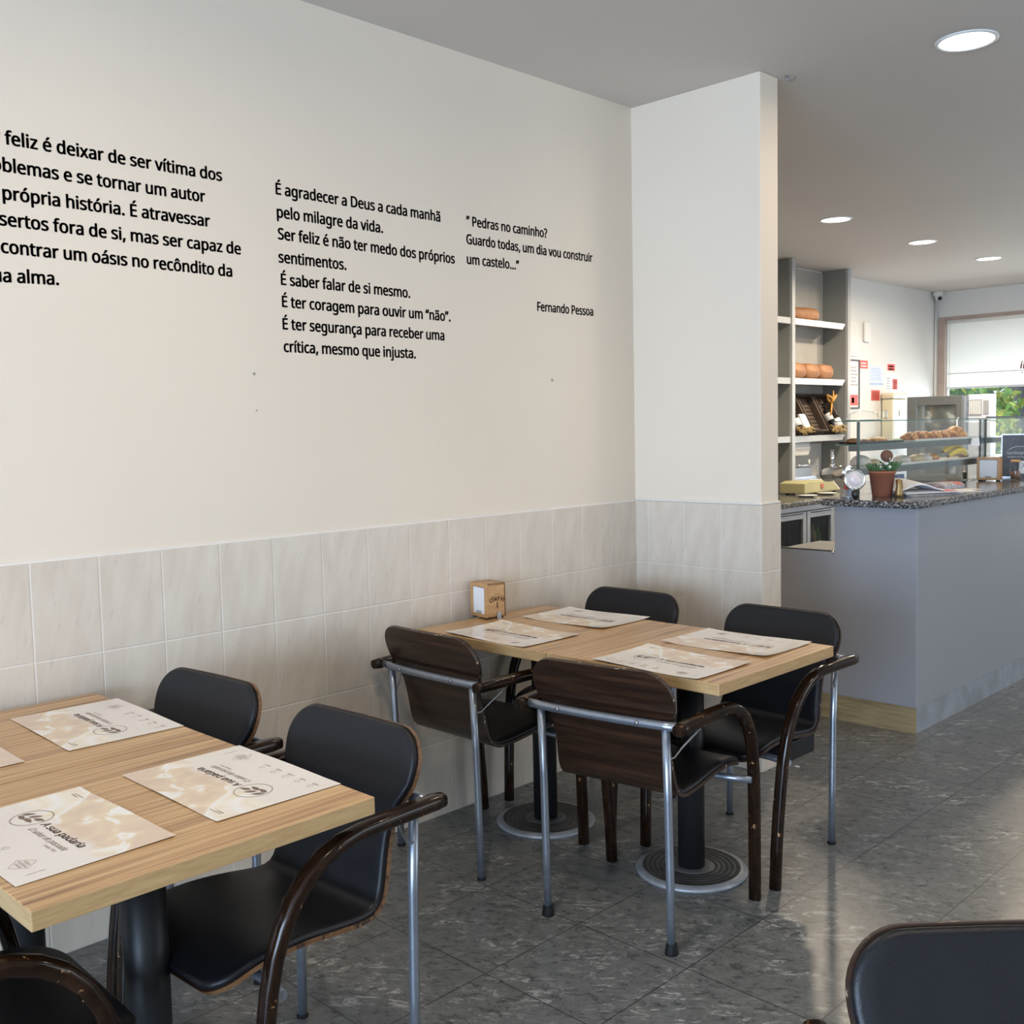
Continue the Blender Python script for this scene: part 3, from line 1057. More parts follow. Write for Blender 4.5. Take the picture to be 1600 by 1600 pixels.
def _dense():
    P = [Vector(p) for p in PROF]
    out = []
    for i in range(len(P) - 1):
        p0, p1, p2, p3 = P[max(i - 1, 0)], P[i], P[i + 1], P[min(i + 2, len(P) - 1)]
        for k in range(8):
            t = k / 8
            out.append(0.5 * ((2 * p1) + (p2 - p0) * t + (2 * p0 - 5 * p1 + 4 * p2 - p3) * t * t + (3 * p1 - p0 - 3 * p2 + p3) * t ** 3))
    out.append(P[-1])
    L_ = [0.0]
    for a, b in zip(out, out[1:]):
        L_.append(L_[-1] + (b - a).length)
    return out, L_


CURVE, CLEN = _dense()
S_BEND = CLEN[[i for i, p in enumerate(CURVE) if p.y < 0.4345][0]]


def on_curve(s):
    s = max(0.0, min(CLEN[-1], s))
    i = 0
    while i < len(CLEN) - 2 and CLEN[i + 1] < s:
        i += 1
    k = (s - CLEN[i]) / (CLEN[i + 1] - CLEN[i])
    p = CURVE[i].lerp(CURVE[i + 1], k)
    a, b = CURVE[max(i - 3, 0)], CURVE[min(i + 4, len(CURVE) - 1)]
    d = (b - a).normalized()
    return p, Vector((-d.y, d.x))


def keyed(keys, x):
    for (x1, w1), (x2, w2) in zip(keys, keys[1:]):
        if min(x1, x2) <= x <= max(x1, x2):
            return w1 + (w2 - w1) * (x - x1) / (x2 - x1)
    return keys[0][1] if abs(x - keys[0][0]) < abs(x - keys[-1][0]) else keys[-1][1]


BACK_W = [(0.83, 0.236), (0.742, 0.238), (0.715, 0.237), (0.692, 0.230), (0.670, 0.215), (0.648, 0.201), (0.62, 0.194), (0.57, 0.195), (0.51, 0.199), (0.43, 0.204)]
SEAT_W = [(0.05, 0.203), (0.12, 0.206), (0.20, 0.214), (0.36, 0.217), (0.44, 0.214), (0.51, 0.208)]


def make_chair_meshes():
    nt_ = 18
    r1, r2 = 0.082, 0.062
    Lc = CLEN[-1]
    rows = [r1 * (1 - cos(pi / 2 * k / 9)) for k in range(9)]
    nmid = 34
    rows += [r1 + (Lc - r1 - r2) * k / nmid for k in range(nmid)]
    rows += [Lc - r2 * (1 - cos(pi / 2 * k / 8)) for k in range(8, -1, -1)]

    def surf(off, ins):
        P = []
        for s in rows:
            d1, d2 = s, Lc - s
            if d1 < r1:
                dd = ins + d1 * (r1 - ins) / r1
                cut = r1 - sqrt(max(0.0, (r1 - ins) ** 2 - (r1 - dd) ** 2))
                s2 = dd
            elif d2 < r2:
                dd = ins + d2 * (r2 - ins) / r2
                cut = r2 - sqrt(max(0.0, (r2 - ins) ** 2 - (r2 - dd) ** 2))
                s2 = Lc - dd
            else:
                cut, s2 = ins, s
            p, n = on_curve(s2)
            f, z = p
            w = (keyed(BACK_W, z) if s2 < S_BEND else keyed(SEAT_W, f)) - cut
            row = []
            for j in range(nt_ + 1):
                t = -1 + 2 * j / nt_
                cv = 0.0
                if s2 < S_BEND:
                    tt = w * t / 0.238
                    cv = 0.012 * tt * tt * min(1.0, max(0.0, (z - 0.44) / 0.25))
                row.append(Vector((w * t, f + n.x * off + cv, z + n.y * off)))
            P.append(row)
        return P

    def close(b, A, B, mi):
        k, m = len(A), len(A[0])
        for i in range(k - 1):
            for j in (0, m - 1):
                b.add([A[i][j], A[i + 1][j], B[i + 1][j], B[i][j]], [(0, 1, 2, 3)], mi, True)
        for i in (0, k - 1):
            for j in range(m - 1):
                b.add([A[i][j], A[i][j + 1], B[i][j + 1], B[i][j]], [(0, 1, 2, 3)], mi, True)
    b = MB()
    S0, S1 = surf(0.0, 0.0), surf(-0.011, 0.0)
    b.grid(S0, 0)
    b.grid(S1, 0)
    close(b, S0, S1, 1)
    shell = b
    c = MB()
    U = [surf(0.0005, 0.004), surf(0.0075, 0.004), surf(0.0115, 0.0075), surf(0.0135, 0.014)]
    c.grid(U[0], 0)
    c.grid(U[-1], 0)
    for A, B in zip(U, U[1:]):
        close(c, A, B, 0)
    return shell, c


def arm_path(s):
    pts = [(0.270, -0.056, 0.668), (0.270, -0.03, 0.669), (0.272, 0.02, 0.670), (0.276, 0.08, 0.672), (0.280, 0.14, 0.674), (0.283, 0.20, 0.674), (0.286, 0.25, 0.667), (0.286, 0.295, 0.650), (0.285, 0.335, 0.622), (0.283, 0.368, 0.585),
           (0.281, 0.394, 0.538), (0.278, 0.413, 0.485), (0.275, 0.427, 0.42), (0.272, 0.437, 0.34), (0.269, 0.446, 0.24), (0.266, 0.453, 0.13), (0.264, 0.458, 0.0)]
    return [(x * s, y, z) for x, y, z in pts]


def rsec(n=16, p=3.2):
    out = []
    for j in range(n):
        a = 2 * pi * j / n
        ca, sa = cos(a), sin(a)
        k = (abs(ca) ** p + abs(sa) ** p) ** (-1 / p)
        out.append((ca * k * 0.92, sa * k * 1.06))
    return out


_shell, _pad = make_chair_meshes()


def make_chair(label, edge='ply_edge_dark', cap=False):
    t = thing('cafe_armchair', label, 'chair', group='bent plywood armchairs around the tables')
    # weld the seams of the shell so that shading is clean
    for nm, mb, ms in (('plywood_shell', _shell, ['rosewood', edge]), ('padded_face', _pad, ['leather'])):
        o = mb.build(nm, ms, t, recalc=False)
        bm = bmesh.new()
        bm.from_mesh(o.data)
        bmesh.ops.remove_doubles(bm, verts=bm.verts, dist=0.0004)
        bmesh.ops.recalc_face_normals(bm, faces=bm.faces)
        for e in bm.edges:
            if len(e.link_faces) == 2 and e.calc_face_angle(0) > radians(55):
                e.smooth = False
        bm.to_mesh(o.data)
        bm.free()
    for s in (-1, 1):
        ap = arm_path(s)
        rr = [0.0165, 0.0195] + [0.0195] * 3 + [0.0185] * 5 + [0.0175] * 7
        MB().tube(ap, rr, 16, 0, rsec(), up=(0, 0, 1)).build('armrest', 'bentwood', t)
        lg = MB().tube([(s * 0.214, 0.0, 0.004), (s * 0.214, -0.004, 0.2), (s * 0.213, -0.010, 0.45), (s * 0.213, -0.020, 0.662)], 0.0122, 16).build('back_leg', 'steel_paint', t)
        if cap:
            MB().lathe([(0.0, 0.0), (0.0195, 0.0), (0.0195, 0.004), (0.0155, 0.030), (0.0122, 0.032)], 20, (s * 0.214, 0, 0)).build('rubber_foot', 'rubber', lg)
        else:
            MB().lathe([(0.0, 0.0), (0.0150, 0.0), (0.0155, 0.004), (0.0124, 0.009)], 20, (s * 0.214, 0, 0)).build('foot_cap', 'rubber', lg)
        MB().tube([(s * 0.275, 0.085, 0.655), (s * 0.262, 0.066, 0.632), (s * 0.236, 0.030, 0.594), (s * 0.226, 0.006, 0.572), (s * 0.219, -0.010, 0.570)], 0.0028, 8).build('wire_brace', 'steel_bolt', t)
    bar = MB().tube([(x, -0.021 - 0.016 * (1 - (x / 0.27) ** 2), 0.668) for x in [-0.262 + 0.0524 * k for k in range(11)]], 0.0132, 16, up=(0, 0, 1)).build('back_tube', 'steel_paint', t)
    for x in (-0.135, 0.135):
        MB().lathe([(0.0065, 0), (0.006, 0.003), (0.0, 0.0036)], 12, (x, -0.0465, 0.670), (0, -1, 0.1)).build('bolt', 'steel_bolt', bar)
    MB().tube([(-0.281, 0.40, 0.405), (-0.20, 0.385, 0.405), (0.20, 0.385, 0.405), (0.281, 0.40, 0.405)], 0.011, 12).build('seat_rail', 'steel_paint', t)
    MB().box(-0.15, 0.15, 0.355, 0.415, 0.4145, 0.4235).build('rail_pad', 'rubber', t)
    return t


CH = [
    ('A', 0.328, 2.335, -0.9, 'brown wood chair back next to the tiled wall, pulled up before the napkin box', 'dark', False),
    ('B', 1.093, 2.321, 7.7, 'brown wood chair back with black rubber feet, nearest of the middle tables', 'dark', True),
    ('C', 0.341, 3.390, 180.4, 'black padded chair in the corner by the pier, only its top visible past the table', 'dark', False),
    ('D', 1.046, 3.378, 179.2, 'black padded chair between the middle table and the grey counter', 'dark', False),
    ('E', 1.007, 1.460, 182.6, 'black padded chair with a badly chipped arm beside the lower left table', 'ply', False),
    ('F', 0.350, 1.447, 185.0, 'black padded chair by the tiles at the far end of the left wall table', 'ply', False),
    ('G', 1.020, 0.330, -2.0, 'black chair in the lower left corner, cut by the frame, curved arm showing', 'dark', False),
    ('I', 2.572, 1.410, 224.0, 'black chair back in the lower right corner, close to the viewer', 'dark', False),
]
protos = {}
for key, x, y, a, lab, edge, cap in CH:
    pk = (edge, cap)
    if pk not in protos:
        protos[pk] = o = make_chair(lab, 'ply_edge' if edge == 'ply' else 'ply_edge_dark', cap)
    else:
        o = dup(protos[pk], label=lab)
    o.location = (x, y, 0)
    o.rotation_euler = (0, 0, radians(a))
    if key == 'D':
        blk = MB().box(-0.198, 0.198, 0.092, 0.262, 0.356, 0.4215).build('seat_block', 'leather', o, bevel=0.004)


# ================================================================== DOWNLIGHTS
LL = ['large round downlight, nearest, at the upper right', 'round downlight over the bread shelf, leftmost of the far row', 'round downlight second from left in the far row', 'round downlight third from left in the far row, beyond the bread shelf', 'round downlight cut by the right edge of the photo']
for (lx, ly), lab in zip(LAMPS, LL):
    t = thing('ceiling_downlight', lab, 'ceiling light', (lx, ly, ZC), group='round ceiling downlights')
    MB().lathe([(0.099, -0.001), (0.099, -0.005), (0.106, -0.0075), (0.114, -0.004), (0.1155, 0.0)], 40).build('trim_ring', 'lamp_ring', t)
    MB().lathe([(0.0, -0.0042), (0.07, -0.0040), (0.099, -0.0035), (0.099, -0.0005), (0.0, -0.0005)], 40).build('diffuser', 'lamp_diffuser', t)
t = thing('ceiling_hook', 'tiny metal hook in the ceiling beside the pier top', 'hook', (0.70, 4.045, ZC))
MB().tube([(0, 0, 0), (0, 0, -0.012), (0.012, 0.012, -0.018), (0.024, 0.02, -0.012), (0.024, 0.02, -0.004)], 0.003, 8).build('hook_wire', 'steel_bolt', t)
MB().lathe([(0.010, 0), (0.010, -0.003), (0, -0.004)], 14).build('rose', 'steel_bolt', t)

# ================================================================== FRONT COUNTER
CX, CY = 0.925, 4.841
t = thing('bar_counter', 'grey laminate serving counter with a lower stepped end beside the tiled pier', 'counter', (0.0, CY, 0))
poly = [(0.02, 0.1285), (CX, 0.1285), (CX, 1.085), (0.506, 1.085), (0.506, 0.853), (0.02, 0.853)]
MB().prism(poly, lambda a, z, d: (a, d, z), 0.0, 0.022).build('end_panel', 'counter_grey', t, bevel=0.0012)
MB().box(CX - 0.022, CX, 0.0225, 6.8, 0.1285, 1.085).build('front_panel', 'counter_grey', t, bevel=0.0012)
MB().box(0.506, 0.524, 0.0225, 6.8, 0.0, 1.085).build('back_panel', 'counter_grey', t)
MB().box(0.02, CX - 0.004, 0.003, 0.018, 0.0, 0.1285).build('end_kickboard', 'kick_wood', t)
MB().box(CX - 0.020, CX - 0.003, 0.0205, 6.8, 0.0, 0.128).build('front_kickboard', 'kick_metal', t)
MB().box(0.02, 0.506, -0.001, 0.024, 0.853, 0.858).build('black_edging', 'black_plastic', t)
MB().lathe([(0.008, 0), (0.007, 0.004), (0, 0.005)], 14, (0.497, -0.001, 0.851), (0, -1, 0)).build('screw_cap', 'chrome', t)
MB().box(0.20, 0.506, 0.025, 0.42, 0.835, 0.853).build('inner_ledge', 'shelf_dark', t, bevel=0.002)
top = MB()
top.box(0.458, 0.955, 4.784, 11.6, 1.0855, 1.120)
tag(top.build('granite_countertop', 'granite', bevel=0.012, segs=4), 'dark speckled granite top lying on the grey serving counter', 'countertop')

# ================================================================== BACK COUNTER WITH FRIDGES
t = thing('fridge_counter', 'low bar counter with glass fridge doors, under the bread shelf', 'fridge', (-1.22, 4.3, 0))
bd = MB()
for q in ((-0.80, -0.4205, 0.0, 7.6, 0.0, 0.835), (-0.42, -0.02, 0.0, 1.9595, 0.0, 0.835), (-0.42, -0.02, 3.8405, 7.6, 0.0, 0.835), (-0.42, -0.02, 1.96, 3.84, 0.0, 0.4515), (-0.42, -0.02, 1.96, 3.84, 0.786, 0.835)):
    bd.box(*q)
bd.build('body', 'shelf_edge', t)
MB().box(-0.0195, -0.004, 0.0, 7.6, 0.795, 0.833).build('front_rail', 'alu', t)
edges = [1.96, 2.43, 2.90, 3.37, 3.83]
for k in range(4):
    y0, y1 = edges[k] + 0.008, edges[k + 1] - 0.008
    z0, z1, w = 0.455, 0.782, 0.050
    d = MB()
    for a0, a1, b0, b1 in ((y0, y0 + w, z0, z1), (y1 - w, y1, z0, z1), (y0 + w, y1 - w, z0, z0 + 0.035), (y0 + w, y1 - w, z1 - w, z1)):
        d.box(-0.0195, 0.012, a0, a1, b0, b1)
    dr = d.build('fridge_door', 'alu', t, bevel=0.002)
    MB().box(-0.012, -0.004, y0 + w, y1 - w, z0 + 0.035, z1 - w).build('door_pane', 'fridge_glass', dr)
    MB().box(0.012, 0.018, y0 + 0.06, y1 - 0.06, z1 - 0.012, z1 - 0.004).build('door_grip', 'black_plastic', dr)
fi = MB()
for q in ((-0.42, -0.41, 1.98, 3.82, 0.46, 0.775), (-0.4095, -0.0205, 1.98, 3.82, 0.452, 0.4595), (-0.4095, -0.0205, 1.98, 3.82, 0.7755, 0.785), (-0.4095, -0.0205, 1.96, 1.9795, 0.46, 0.775), (-0.4095, -0.0205, 3.8205, 3.84, 0.46, 0.775)):
    fi.box(*q)
fi.build('fridge_inside', 'black_plastic', t)
rng = random.Random(4)
i = 0
BOT = [('blue bottle standing leftmost behind the right fridge pane', 'blue_pack', 0.25), ('amber bottle low behind the right fridge pane', 'straw', 0.20), ('green bottle behind the right fridge pane beside the amber one', 'lettuce', 0.19), ('dark bottle behind the left fridge pane', 'bottle_dark', 0.22)]
for (lab, m_, h), y in zip(BOT, (7.87, 7.95, 8.03, 7.56)):
    t2 = thing('drink_bottle', lab, 'bottle', (-1.31, y, 0.4600), group='bottles in the bar fridge')
    b = MB().lathe([(0.0, 0.0), (0.030, 0.0), (0.031, h * 0.55), (0.014, h * 0.80), (0.013, h), (0.0, h)], 18)
    t2.location.x = -1.31
    b.build('glass', m_, t2)
tag(MB().box(-2.02, -1.185, 4.28, 11.95, 0.8355, 0.876).build('back_worktop', 'granite', bevel=0.008, segs=3), 'dark polished granite worktop above the fridge doors', 'countertop')

# ================================================================== BREAD SHELF UNIT
SX0, SX1 = -2.022, -1.75
t = thing('bread_shelf', 'tall grey shelf unit with bread and baskets, rising to the ceiling', 'shelf', (SX1, 8.42, 0.8765))
for y in (7.36, 8.42, 9.455):
    up_ = MB().box(SX0 - SX1, -0.030, y - 8.42 - 0.024, y - 8.42 + 0.024, 0.0, 2.064).build('upright', 'shelf_dark', t)
    MB().box(-0.0295, 0.0, y - 8.42 - 0.027, y - 8.42 + 0.027, 0.0, 2.064).build('front_edge', 'shelf_edge', up_, bevel=0.002)
mat('shelf_back', (0.40, 0.39, 0.36), 0.6, var=0.04)  # back board greyed to carry the shade inside the shelf
MB().box(SX0 - SX1, SX0 - SX1 + 0.012, -1.03, 1.008, 0.42, 2.05).build('back_board', 'shelf_back', t)
for z, m_ in ((2.398, 'shelf_lit'), (1.872, 'shelf_lit'), (1.355, 'shelf_edge')):  # upper two right-hand lips have the lamp's brightness put into their colour
    zz = z - 0.8765
    s_ = MB().box(SX0 - SX1 + 0.013, -0.031, 0.028, 1.007, zz + 0.004, zz + 0.024).build('shelf_board', 'shelf_edge', t)
    poly = [(0.030, zz + 0.026), (0.975, zz + 0.026), (0.925, zz - 0.028), (0.030, zz - 0.028)]
    MB().prism(poly, lambda a, c, d: (d, a, c), -0.0305, -0.012).build('front_lip', m_, s_)
    s_ = MB().box(SX0 - SX1 + 0.013, -0.031, -1.03, -0.028, zz + 0.004, zz + 0.024).build('shelf_board', 'shelf_edge', t)
    MB().box(-0.0305, -0.012, -1.03, -0.030, zz - 0.028, zz + 0.026).build('front_lip', 'shelf_edge', s_)


def loaf(y, z, L_, w, h, x, rz, lab):
    def f(d):
        return 1.0
    b = MB()
    n, m = 18, 14
    P = []
    for i in range(n + 1):
        u = -1 + 2 * i / n
        e = max(0.0, 1 - abs(u) ** 7) ** 0.5
        row = []
        for j in range(m):
            a = 2 * pi * j / m
            ca, sa = cos(a), sin(a)
            k = (abs(ca) ** 4.5 + abs(sa) ** 4.5) ** (-1 / 4.5)
            zz = sa * k * h / 2 * e
            hump = 1.0 + 0.10 * cos(u * 2.0) if sa > 0 else 1.0
            row.append(Vector((u * L_ / 2, ca * k * w / 2 * (0.55 + 0.45 * e), h / 2 + zz * hump)))
        row.append(row[0])
        P.append(row)
    b.grid(P, 0)
    o = b.build('bread_loaf', 'crust')
    o.location = (x, y, z)
    o.rotation_euler = (0, 0, rz)
    tag(o, lab, 'bread', 'tin loaves on the bread shelf')
    return o


loaf(8.77, 2.425, 0.40, 0.155, 0.115, -1.882, radians(80), 'brown tin loaf alone on the top brightly lit shelf')
for y, lab in ((8.572, 'half-hidden brown loaf at the left of three on the second brightly lit shelf'), (8.823, 'middle brown loaf of three on the second brightly lit shelf'), (9.08, 'right-hand brown loaf of three on the second brightly lit shelf')):
    loaf(y, 1.8995, 0.24, 0.245, 0.135, -1.882, radians(0), lab)


def wicker_tray(y, lab, w=0.27):
    t = thing('wicker_tray', lab, 'basket', (-1.792, y, 1.3815), group='tilted wicker trays on the third shelf')
    T = Matrix.Rotation(radians(-28), 4, 'Y')
    h, d = 0.40, 0.055
    b = MB()
    b.box(-0.012, 0.0, -w / 2, w / 2, 0.012, h, 0, T)
    o = b.build('tray_bottom', 'wicker', t, bevel=0.002)
    r = MB()
    pts = [T @ Vector((d, -w / 2, 0.020)), T @ Vector((d, w / 2, 0.020)), T @ Vector((d, w / 2, h)), T @ Vector((d, -w / 2, h))]
    r.tube(pts, 0.011, 8, closed=True)
    r.build('rim', 'wicker', t)
    for a0, a1, c0, c1 in ((-w / 2, -w / 2 + 0.010, 0.02, h), (w / 2 - 0.010, w / 2, 0.02, h), (-w / 2 + 0.011, w / 2 - 0.011, h - 0.010, h), (-w / 2 + 0.011, w / 2 - 0.011, 0.02, 0.03)):
        MB().box(0.0005, d, a0, a1, c0, c1, 0, T).build('tray_side', 'wicker', t, bevel=0.002)
    for k in range(9):
        z = 0.05 + k * 0.040
        q = MB().tube([T @ Vector((0.004, -w / 2 + 0.014, z)), T @ Vector((0.004, w / 2 - 0.014, z))], 0.006, 6)
        q.build('weave_rib', 'wicker', o)
    return t, T


for y, lab in ((8.60, 'left wicker tray with a wrapped hamper, partly behind the shelf upright'), (8.91, 'empty brown wicker tray in the middle of the third shelf'), (9.225, 'right wicker tray holding bottles and an orange bow')):
    t, T = wicker_tray(y, lab)


def hamper_bottle(y, x, z, lab, h=0.24, r=0.036):
    t = thing('gift_bottle', lab, 'bottle', (x, y, z), group='bottles in the wicker hampers')
    t.rotation_euler = (0, radians(-28), 0)
    MB().lathe([(0, 0), (r, 0), (r, h * 0.62), (r * 0.4, h * 0.78), (r * 0.36, h), (0, h)], 20).build('bottle_glass', 'bottle_dark', t)
    MB().lathe([(r + 0.0008, h * 0.14), (r + 0.0008, h * 0.50)], 20).build('paper_label', 'paper', t)
    MB().lathe([(r * 0.42, h * 0.84), (r * 0.42, h + 0.004), (0, h + 0.005)], 14).build('capsule', 'black_plastic', t)


hamper_bottle(9.185, -1.785, 1.49, 'dark bottle with a white label, left one in the right wicker tray', 0.20, 0.034)
hamper_bottle(9.29, -1.755, 1.425, 'dark bottle with large white label lower right in the right wicker tray', 0.22, 0.044)
hamper_bottle(8.56, -1.775, 1.44, 'dark bottle lying in the left wicker tray with pale package', 0.20, 0.040)
for y, lab in ((9.22, 'golden straw filling spilling at the foot of the right wicker tray'), (8.585, 'golden straw filling at the foot of the left wicker tray')):
    b = MB()
    rng = random.Random(int(y * 100))
    for k in range(70):
        p = Vector((rng.uniform(0.0, 0.055), rng.uniform(-0.11, 0.11), rng.uniform(0.0, 0.05)))
        d = Vector((rng.uniform(-1, 1), rng.uniform(-1, 1), rng.uniform(-0.4, 0.7))).normalized() * 0.032
        b.tube([p - d, p + Vector((0, 0, 0.008)), p + d], 0.0022, 4)
    o = b.build('straw_filling', 'straw', loc=(-1.765, y, 1.408), recalc=False)
    tag(o, lab, 'straw', kind='stuff')
b = MB()
for s_ in (-1, 1):
    b.tube([Vector((0, 0, 0)), Vector((0.015, s_ * 0.03, 0.055)), Vector((0.0, s_ * 0.085, 0.080)), Vector((-0.01, s_ * 0.06, 0.035)), Vector((0, 0, 0.004))], [0.006, 0.011, 0.012, 0.011, 0.006], 8)
b.tube([Vector((0, 0, 0)), Vector((0.01, -0.03, -0.06)), Vector((0.02, -0.05, -0.11))], [0.008, 0.009, 0.006], 8)
b.tube([Vector((0, 0, 0.0)), Vector((0.01, 0.012, 0.06)), Vector((0.0, 0.03, 0.12))], [0.008, 0.010, 0.004], 8)
tag(b.build('ribbon_bow', 'ribbon', loc=(-1.80, 9.21, 1.675)), 'orange ribbon bow above the bottles in the right wicker tray', 'ribbon')
b = MB()
b.box(-0.012, 0.014, -0.055, 0.055, 0.0, 0.14)
o = b.build('pastry_package', 'paper', bevel=0.004)
o.location = (-1.752, 8.66, 1.45)
o.rotation_euler = (0, radians(-28), 0)
tag(o, 'pale wrapped package lying in the left wicker tray', 'package')
# lower bay: paper roll holder, film rack, scale
t = thing('towel_dispenser', 'pale curved paper towel dispenser under the third shelf', 'paper dispenser', (-1.90, 8.64, 1.215))
MB().prism([(-0.06, 0.105), (0.075, 0.105), (0.085, 0.05), (0.065, -0.015), (0.0, -0.04), (-0.06, -0.03)], lambda a, c, d: (a, d, c), -0.185, 0.20).build('shell', 'white_plastic', t, bevel=0.008)
MB().box(0.060, 0.088, -0.19, 0.23, 0.107, 0.115).build('lid_edge', 'chrome', t)
t = thing('film_rack', 'chrome wire rack with a blue wrapped roll, below the towel dispenser', 'rack', (-1.86, 8.66, 0.8765))
fr_ = [(0.06, 0.26, 0.10), (0.06, 0.285, 0.18), (0.06, 0.26, 0.235), (0.06, -0.20, 0.235), (0.06, -0.20, 0.10)]
MB().tube(fr_, 0.007, 8).build('wire_frame', 'chrome', t)
MB().box(-0.10, 0.055, -0.16, 0.18, 0.12, 0.215).build('steel_box', 'steel_bolt', t, bevel=0.004)
MB().tube([(0.05, -0.20, 0.105), (0.05, 0.235, 0.105)], 0.028, 14).build('wrapped_roll', 'paper_blue', t)
for y in (-0.19, 0.21):
    MB().tube([(-0.09, y, 0.0), (-0.09, y, 0.235)], 0.006, 8).build('upright', 'chrome', t)
MB().tube([(0.055, 0.13, 0.235), (0.055, 0.13, 0.285)], 0.009, 10).build('crank_knob', 'white_plastic', t)
t = thing('counter_scale', 'cream wedge-shaped scale with a red button on the back worktop', 'scale', (-1.50, 8.50, 0.8765))
MB().prism([(-0.34, 0.012), (0.30, 0.012), (0.16, 0.105), (-0.26, 0.118), (-0.34, 0.10)], lambda a, c, d: (d, a, c), -0.24, 0.0).build('housing', 'scale_cream', t, bevel=0.006)
MB().prism([(0.30, 0.018), (0.312, 0.024), (0.172, 0.112), (0.162, 0.106)], lambda a, c, d: (d, a, c), -0.23, -0.01).build('display_strip', 'white_plastic', t)
MB().box(0.0005, 0.008, -0.06, -0.02, 0.050, 0.085).build('red_button', 'red_badge', t, bevel=0.002)
for x in (-0.20, -0.04):
    for y in (-0.28, 0.26):
        MB().lathe([(0.015, 0), (0.015, 0.0125)], 12, (x, y, 0)).build('foot', 'rubber', t)
for (y, x, lab) in ((8.36, -1.40, 'white saucer left of the cream scale'), (8.02, -1.40, 'white saucer by the pier edge on the back worktop')):
    o = MB().lathe([(0, 0), (0.05, 0), (0.085, 0.014), (0.088, 0.016), (0.05, 0.006), (0, 0.005)], 28, (x, y, 0.8765)).build('saucer', 'white_plastic')
    tag(o, lab, 'saucer', 'saucers on the back worktop')
o = MB().lathe([(0, 0), (0.035, 0), (0.037, 0.008), (0.012, 0.014), (0.010, 0.085), (0, 0.088)], 20, (-1.82, 8.13, 1.3805)).build('chrome_stand', 'chrome')
tag(o, 'little chrome stand on the shelf left of the wicker trays', 'stand')

# ================================================================== PAPERS AND FITTINGS ON THE BAR WALL
WX = -2.0245


def notice(lab, y0, y1, z0, z1, m_, marks=(), th=0.0015, frame=None):
    t = thing('wall_notice', lab, 'notice', (WX, (y0 + y1) / 2, (z0 + z1) / 2), group='papers on the bar wall')
    hy, hz = (y1 - y0) / 2, (z1 - z0) / 2
    MB().box(0, th, -hy, hy, -hz, hz).build('sheet', m_, t)
    for k, (a0, a1, c0, c1, mm) in enumerate(marks):
        MB().box(th + 0.0001, th + 0.0006, -hy + a0 * 2 * hy, -hy + a1 * 2 * hy, -hz + c0 * 2 * hz, -hz + c1 * 2 * hz).build('print_block', mm, t)
    if frame:
        f = MB()
        for a0, a1, c0, c1 in ((-hy - 0.012, -hy, -hz - 0.012, hz + 0.012), (hy, hy + 0.012, -hz - 0.012, hz + 0.012), (-hy, hy, hz, hz + 0.012), (-hy, hy, -hz - 0.012, -hz)):
            f.box(0, 0.012, a0, a1, c0, c1)
        f.build('frame', frame, t)
    return t


lines = lambda a0, a1, c0, c1, n, m_: [(a0, a1 - 0.06 * (k % 3), c0 + (c1 - c0) * (k + 0.25) / n, c0 + (c1 - c0) * (k + 0.65) / n, m_) for k in range(n)]
notice('long framed price notice beside the shelf upright', 9.93, 10.195, 1.645, 2.115, 'paper', lines(0.3, 0.9, 0.45, 0.9, 6, 'paper_grey') + [(0.25, 0.95, 0.04, 0.27, 'notice_red'), (0.45, 0.65, 0.09, 0.21, 'paper')], frame='ink')
notice('small red notice with white lines at upper left of the papers', 10.229, 10.40, 2.043, 2.125, 'notice_red', lines(0.12, 0.85, 0.15, 0.85, 2, 'paper'))
notice('pale blue printed sheet between the two small red notices', 10.443, 10.756, 1.870, 2.077, 'sheet_blue', lines(0.1, 0.9, 0.25, 0.9, 6, 'paper_blue') + [(0.0, 1.0, 0.04, 0.14, 'paper_blue')])
notice('small red notice with white border at upper right of the papers', 10.828, 11.046, 2.030, 2.125, 'paper', [(0.12, 0.95, 0.05, 0.80, 'notice_red')] + [(0.25, 0.8, 0.16 + 0.30 * k, 0.30 + 0.30 * k, 'paper') for k in range(2)])
notice('white card with a red panel at right, above the cream dispenser', 10.815, 11.112, 1.813, 2.006, 'paper', lines(0.08, 0.42, 0.1, 0.8, 5, 'paper_grey') + [(0.55, 0.95, 0.12, 0.70, 'notice_red')] + [(0.60, 0.90, 0.17 + 0.10 * k, 0.21 + 0.10 * k, 'paper') for k in range(5)])
notice('red printed sheet below the pale blue one', 10.475, 10.683, 1.715, 1.845, 'paper', [(0.02, 0.98, 0.0, 0.85, 'notice_red')] + [(0.1, 0.9, 0.08 + 0.12 * k, 0.12 + 0.12 * k, 'paper') for k in range(6)])
t = thing('wall_panel', 'white framed cover plate on the wall right of the shelf top', 'cover plate', (WX, 10.06, 2.33))
MB().box(0, 0.010, -0.15, 0.09, -0.17, 0.17).build('plate', 'white_plastic', t, bevel=0.003)
MB().box(0.0105, 0.016, -0.12, 0.06, -0.14, 0.14).build('inner_cover', 'plaster_bar', t, bevel=0.002)
tag(MB().box(WX, WX + 0.035, 10.285, 10.41, 2.313, 2.515).build('wall_speaker', 'white_plastic', bevel=0.014, segs=3), 'narrow white box high on the bar wall above the notices', 'wall box')
t = thing('security_camera', 'small white dome camera in the far ceiling corner', 'camera', (-1.955, 11.98, ZC))
MB().lathe([(0.0, -0.052), (0.045, -0.050), (0.055, -0.030), (0.055, 0.0)], 24).build('housing', 'white_plastic', t)
MB().ell((0.012, -0.012, -0.062), (0.042, 0.042, 0.042), 0, 20, 12).build('ball', 'white_plastic', t)
MB().lathe([(0.024, 0), (0.022, 0.010), (0, 0.012)], 18, (0.034, -0.036, -0.078), (0.55, -0.6, -0.5)).build('lens', 'black_plastic', t)
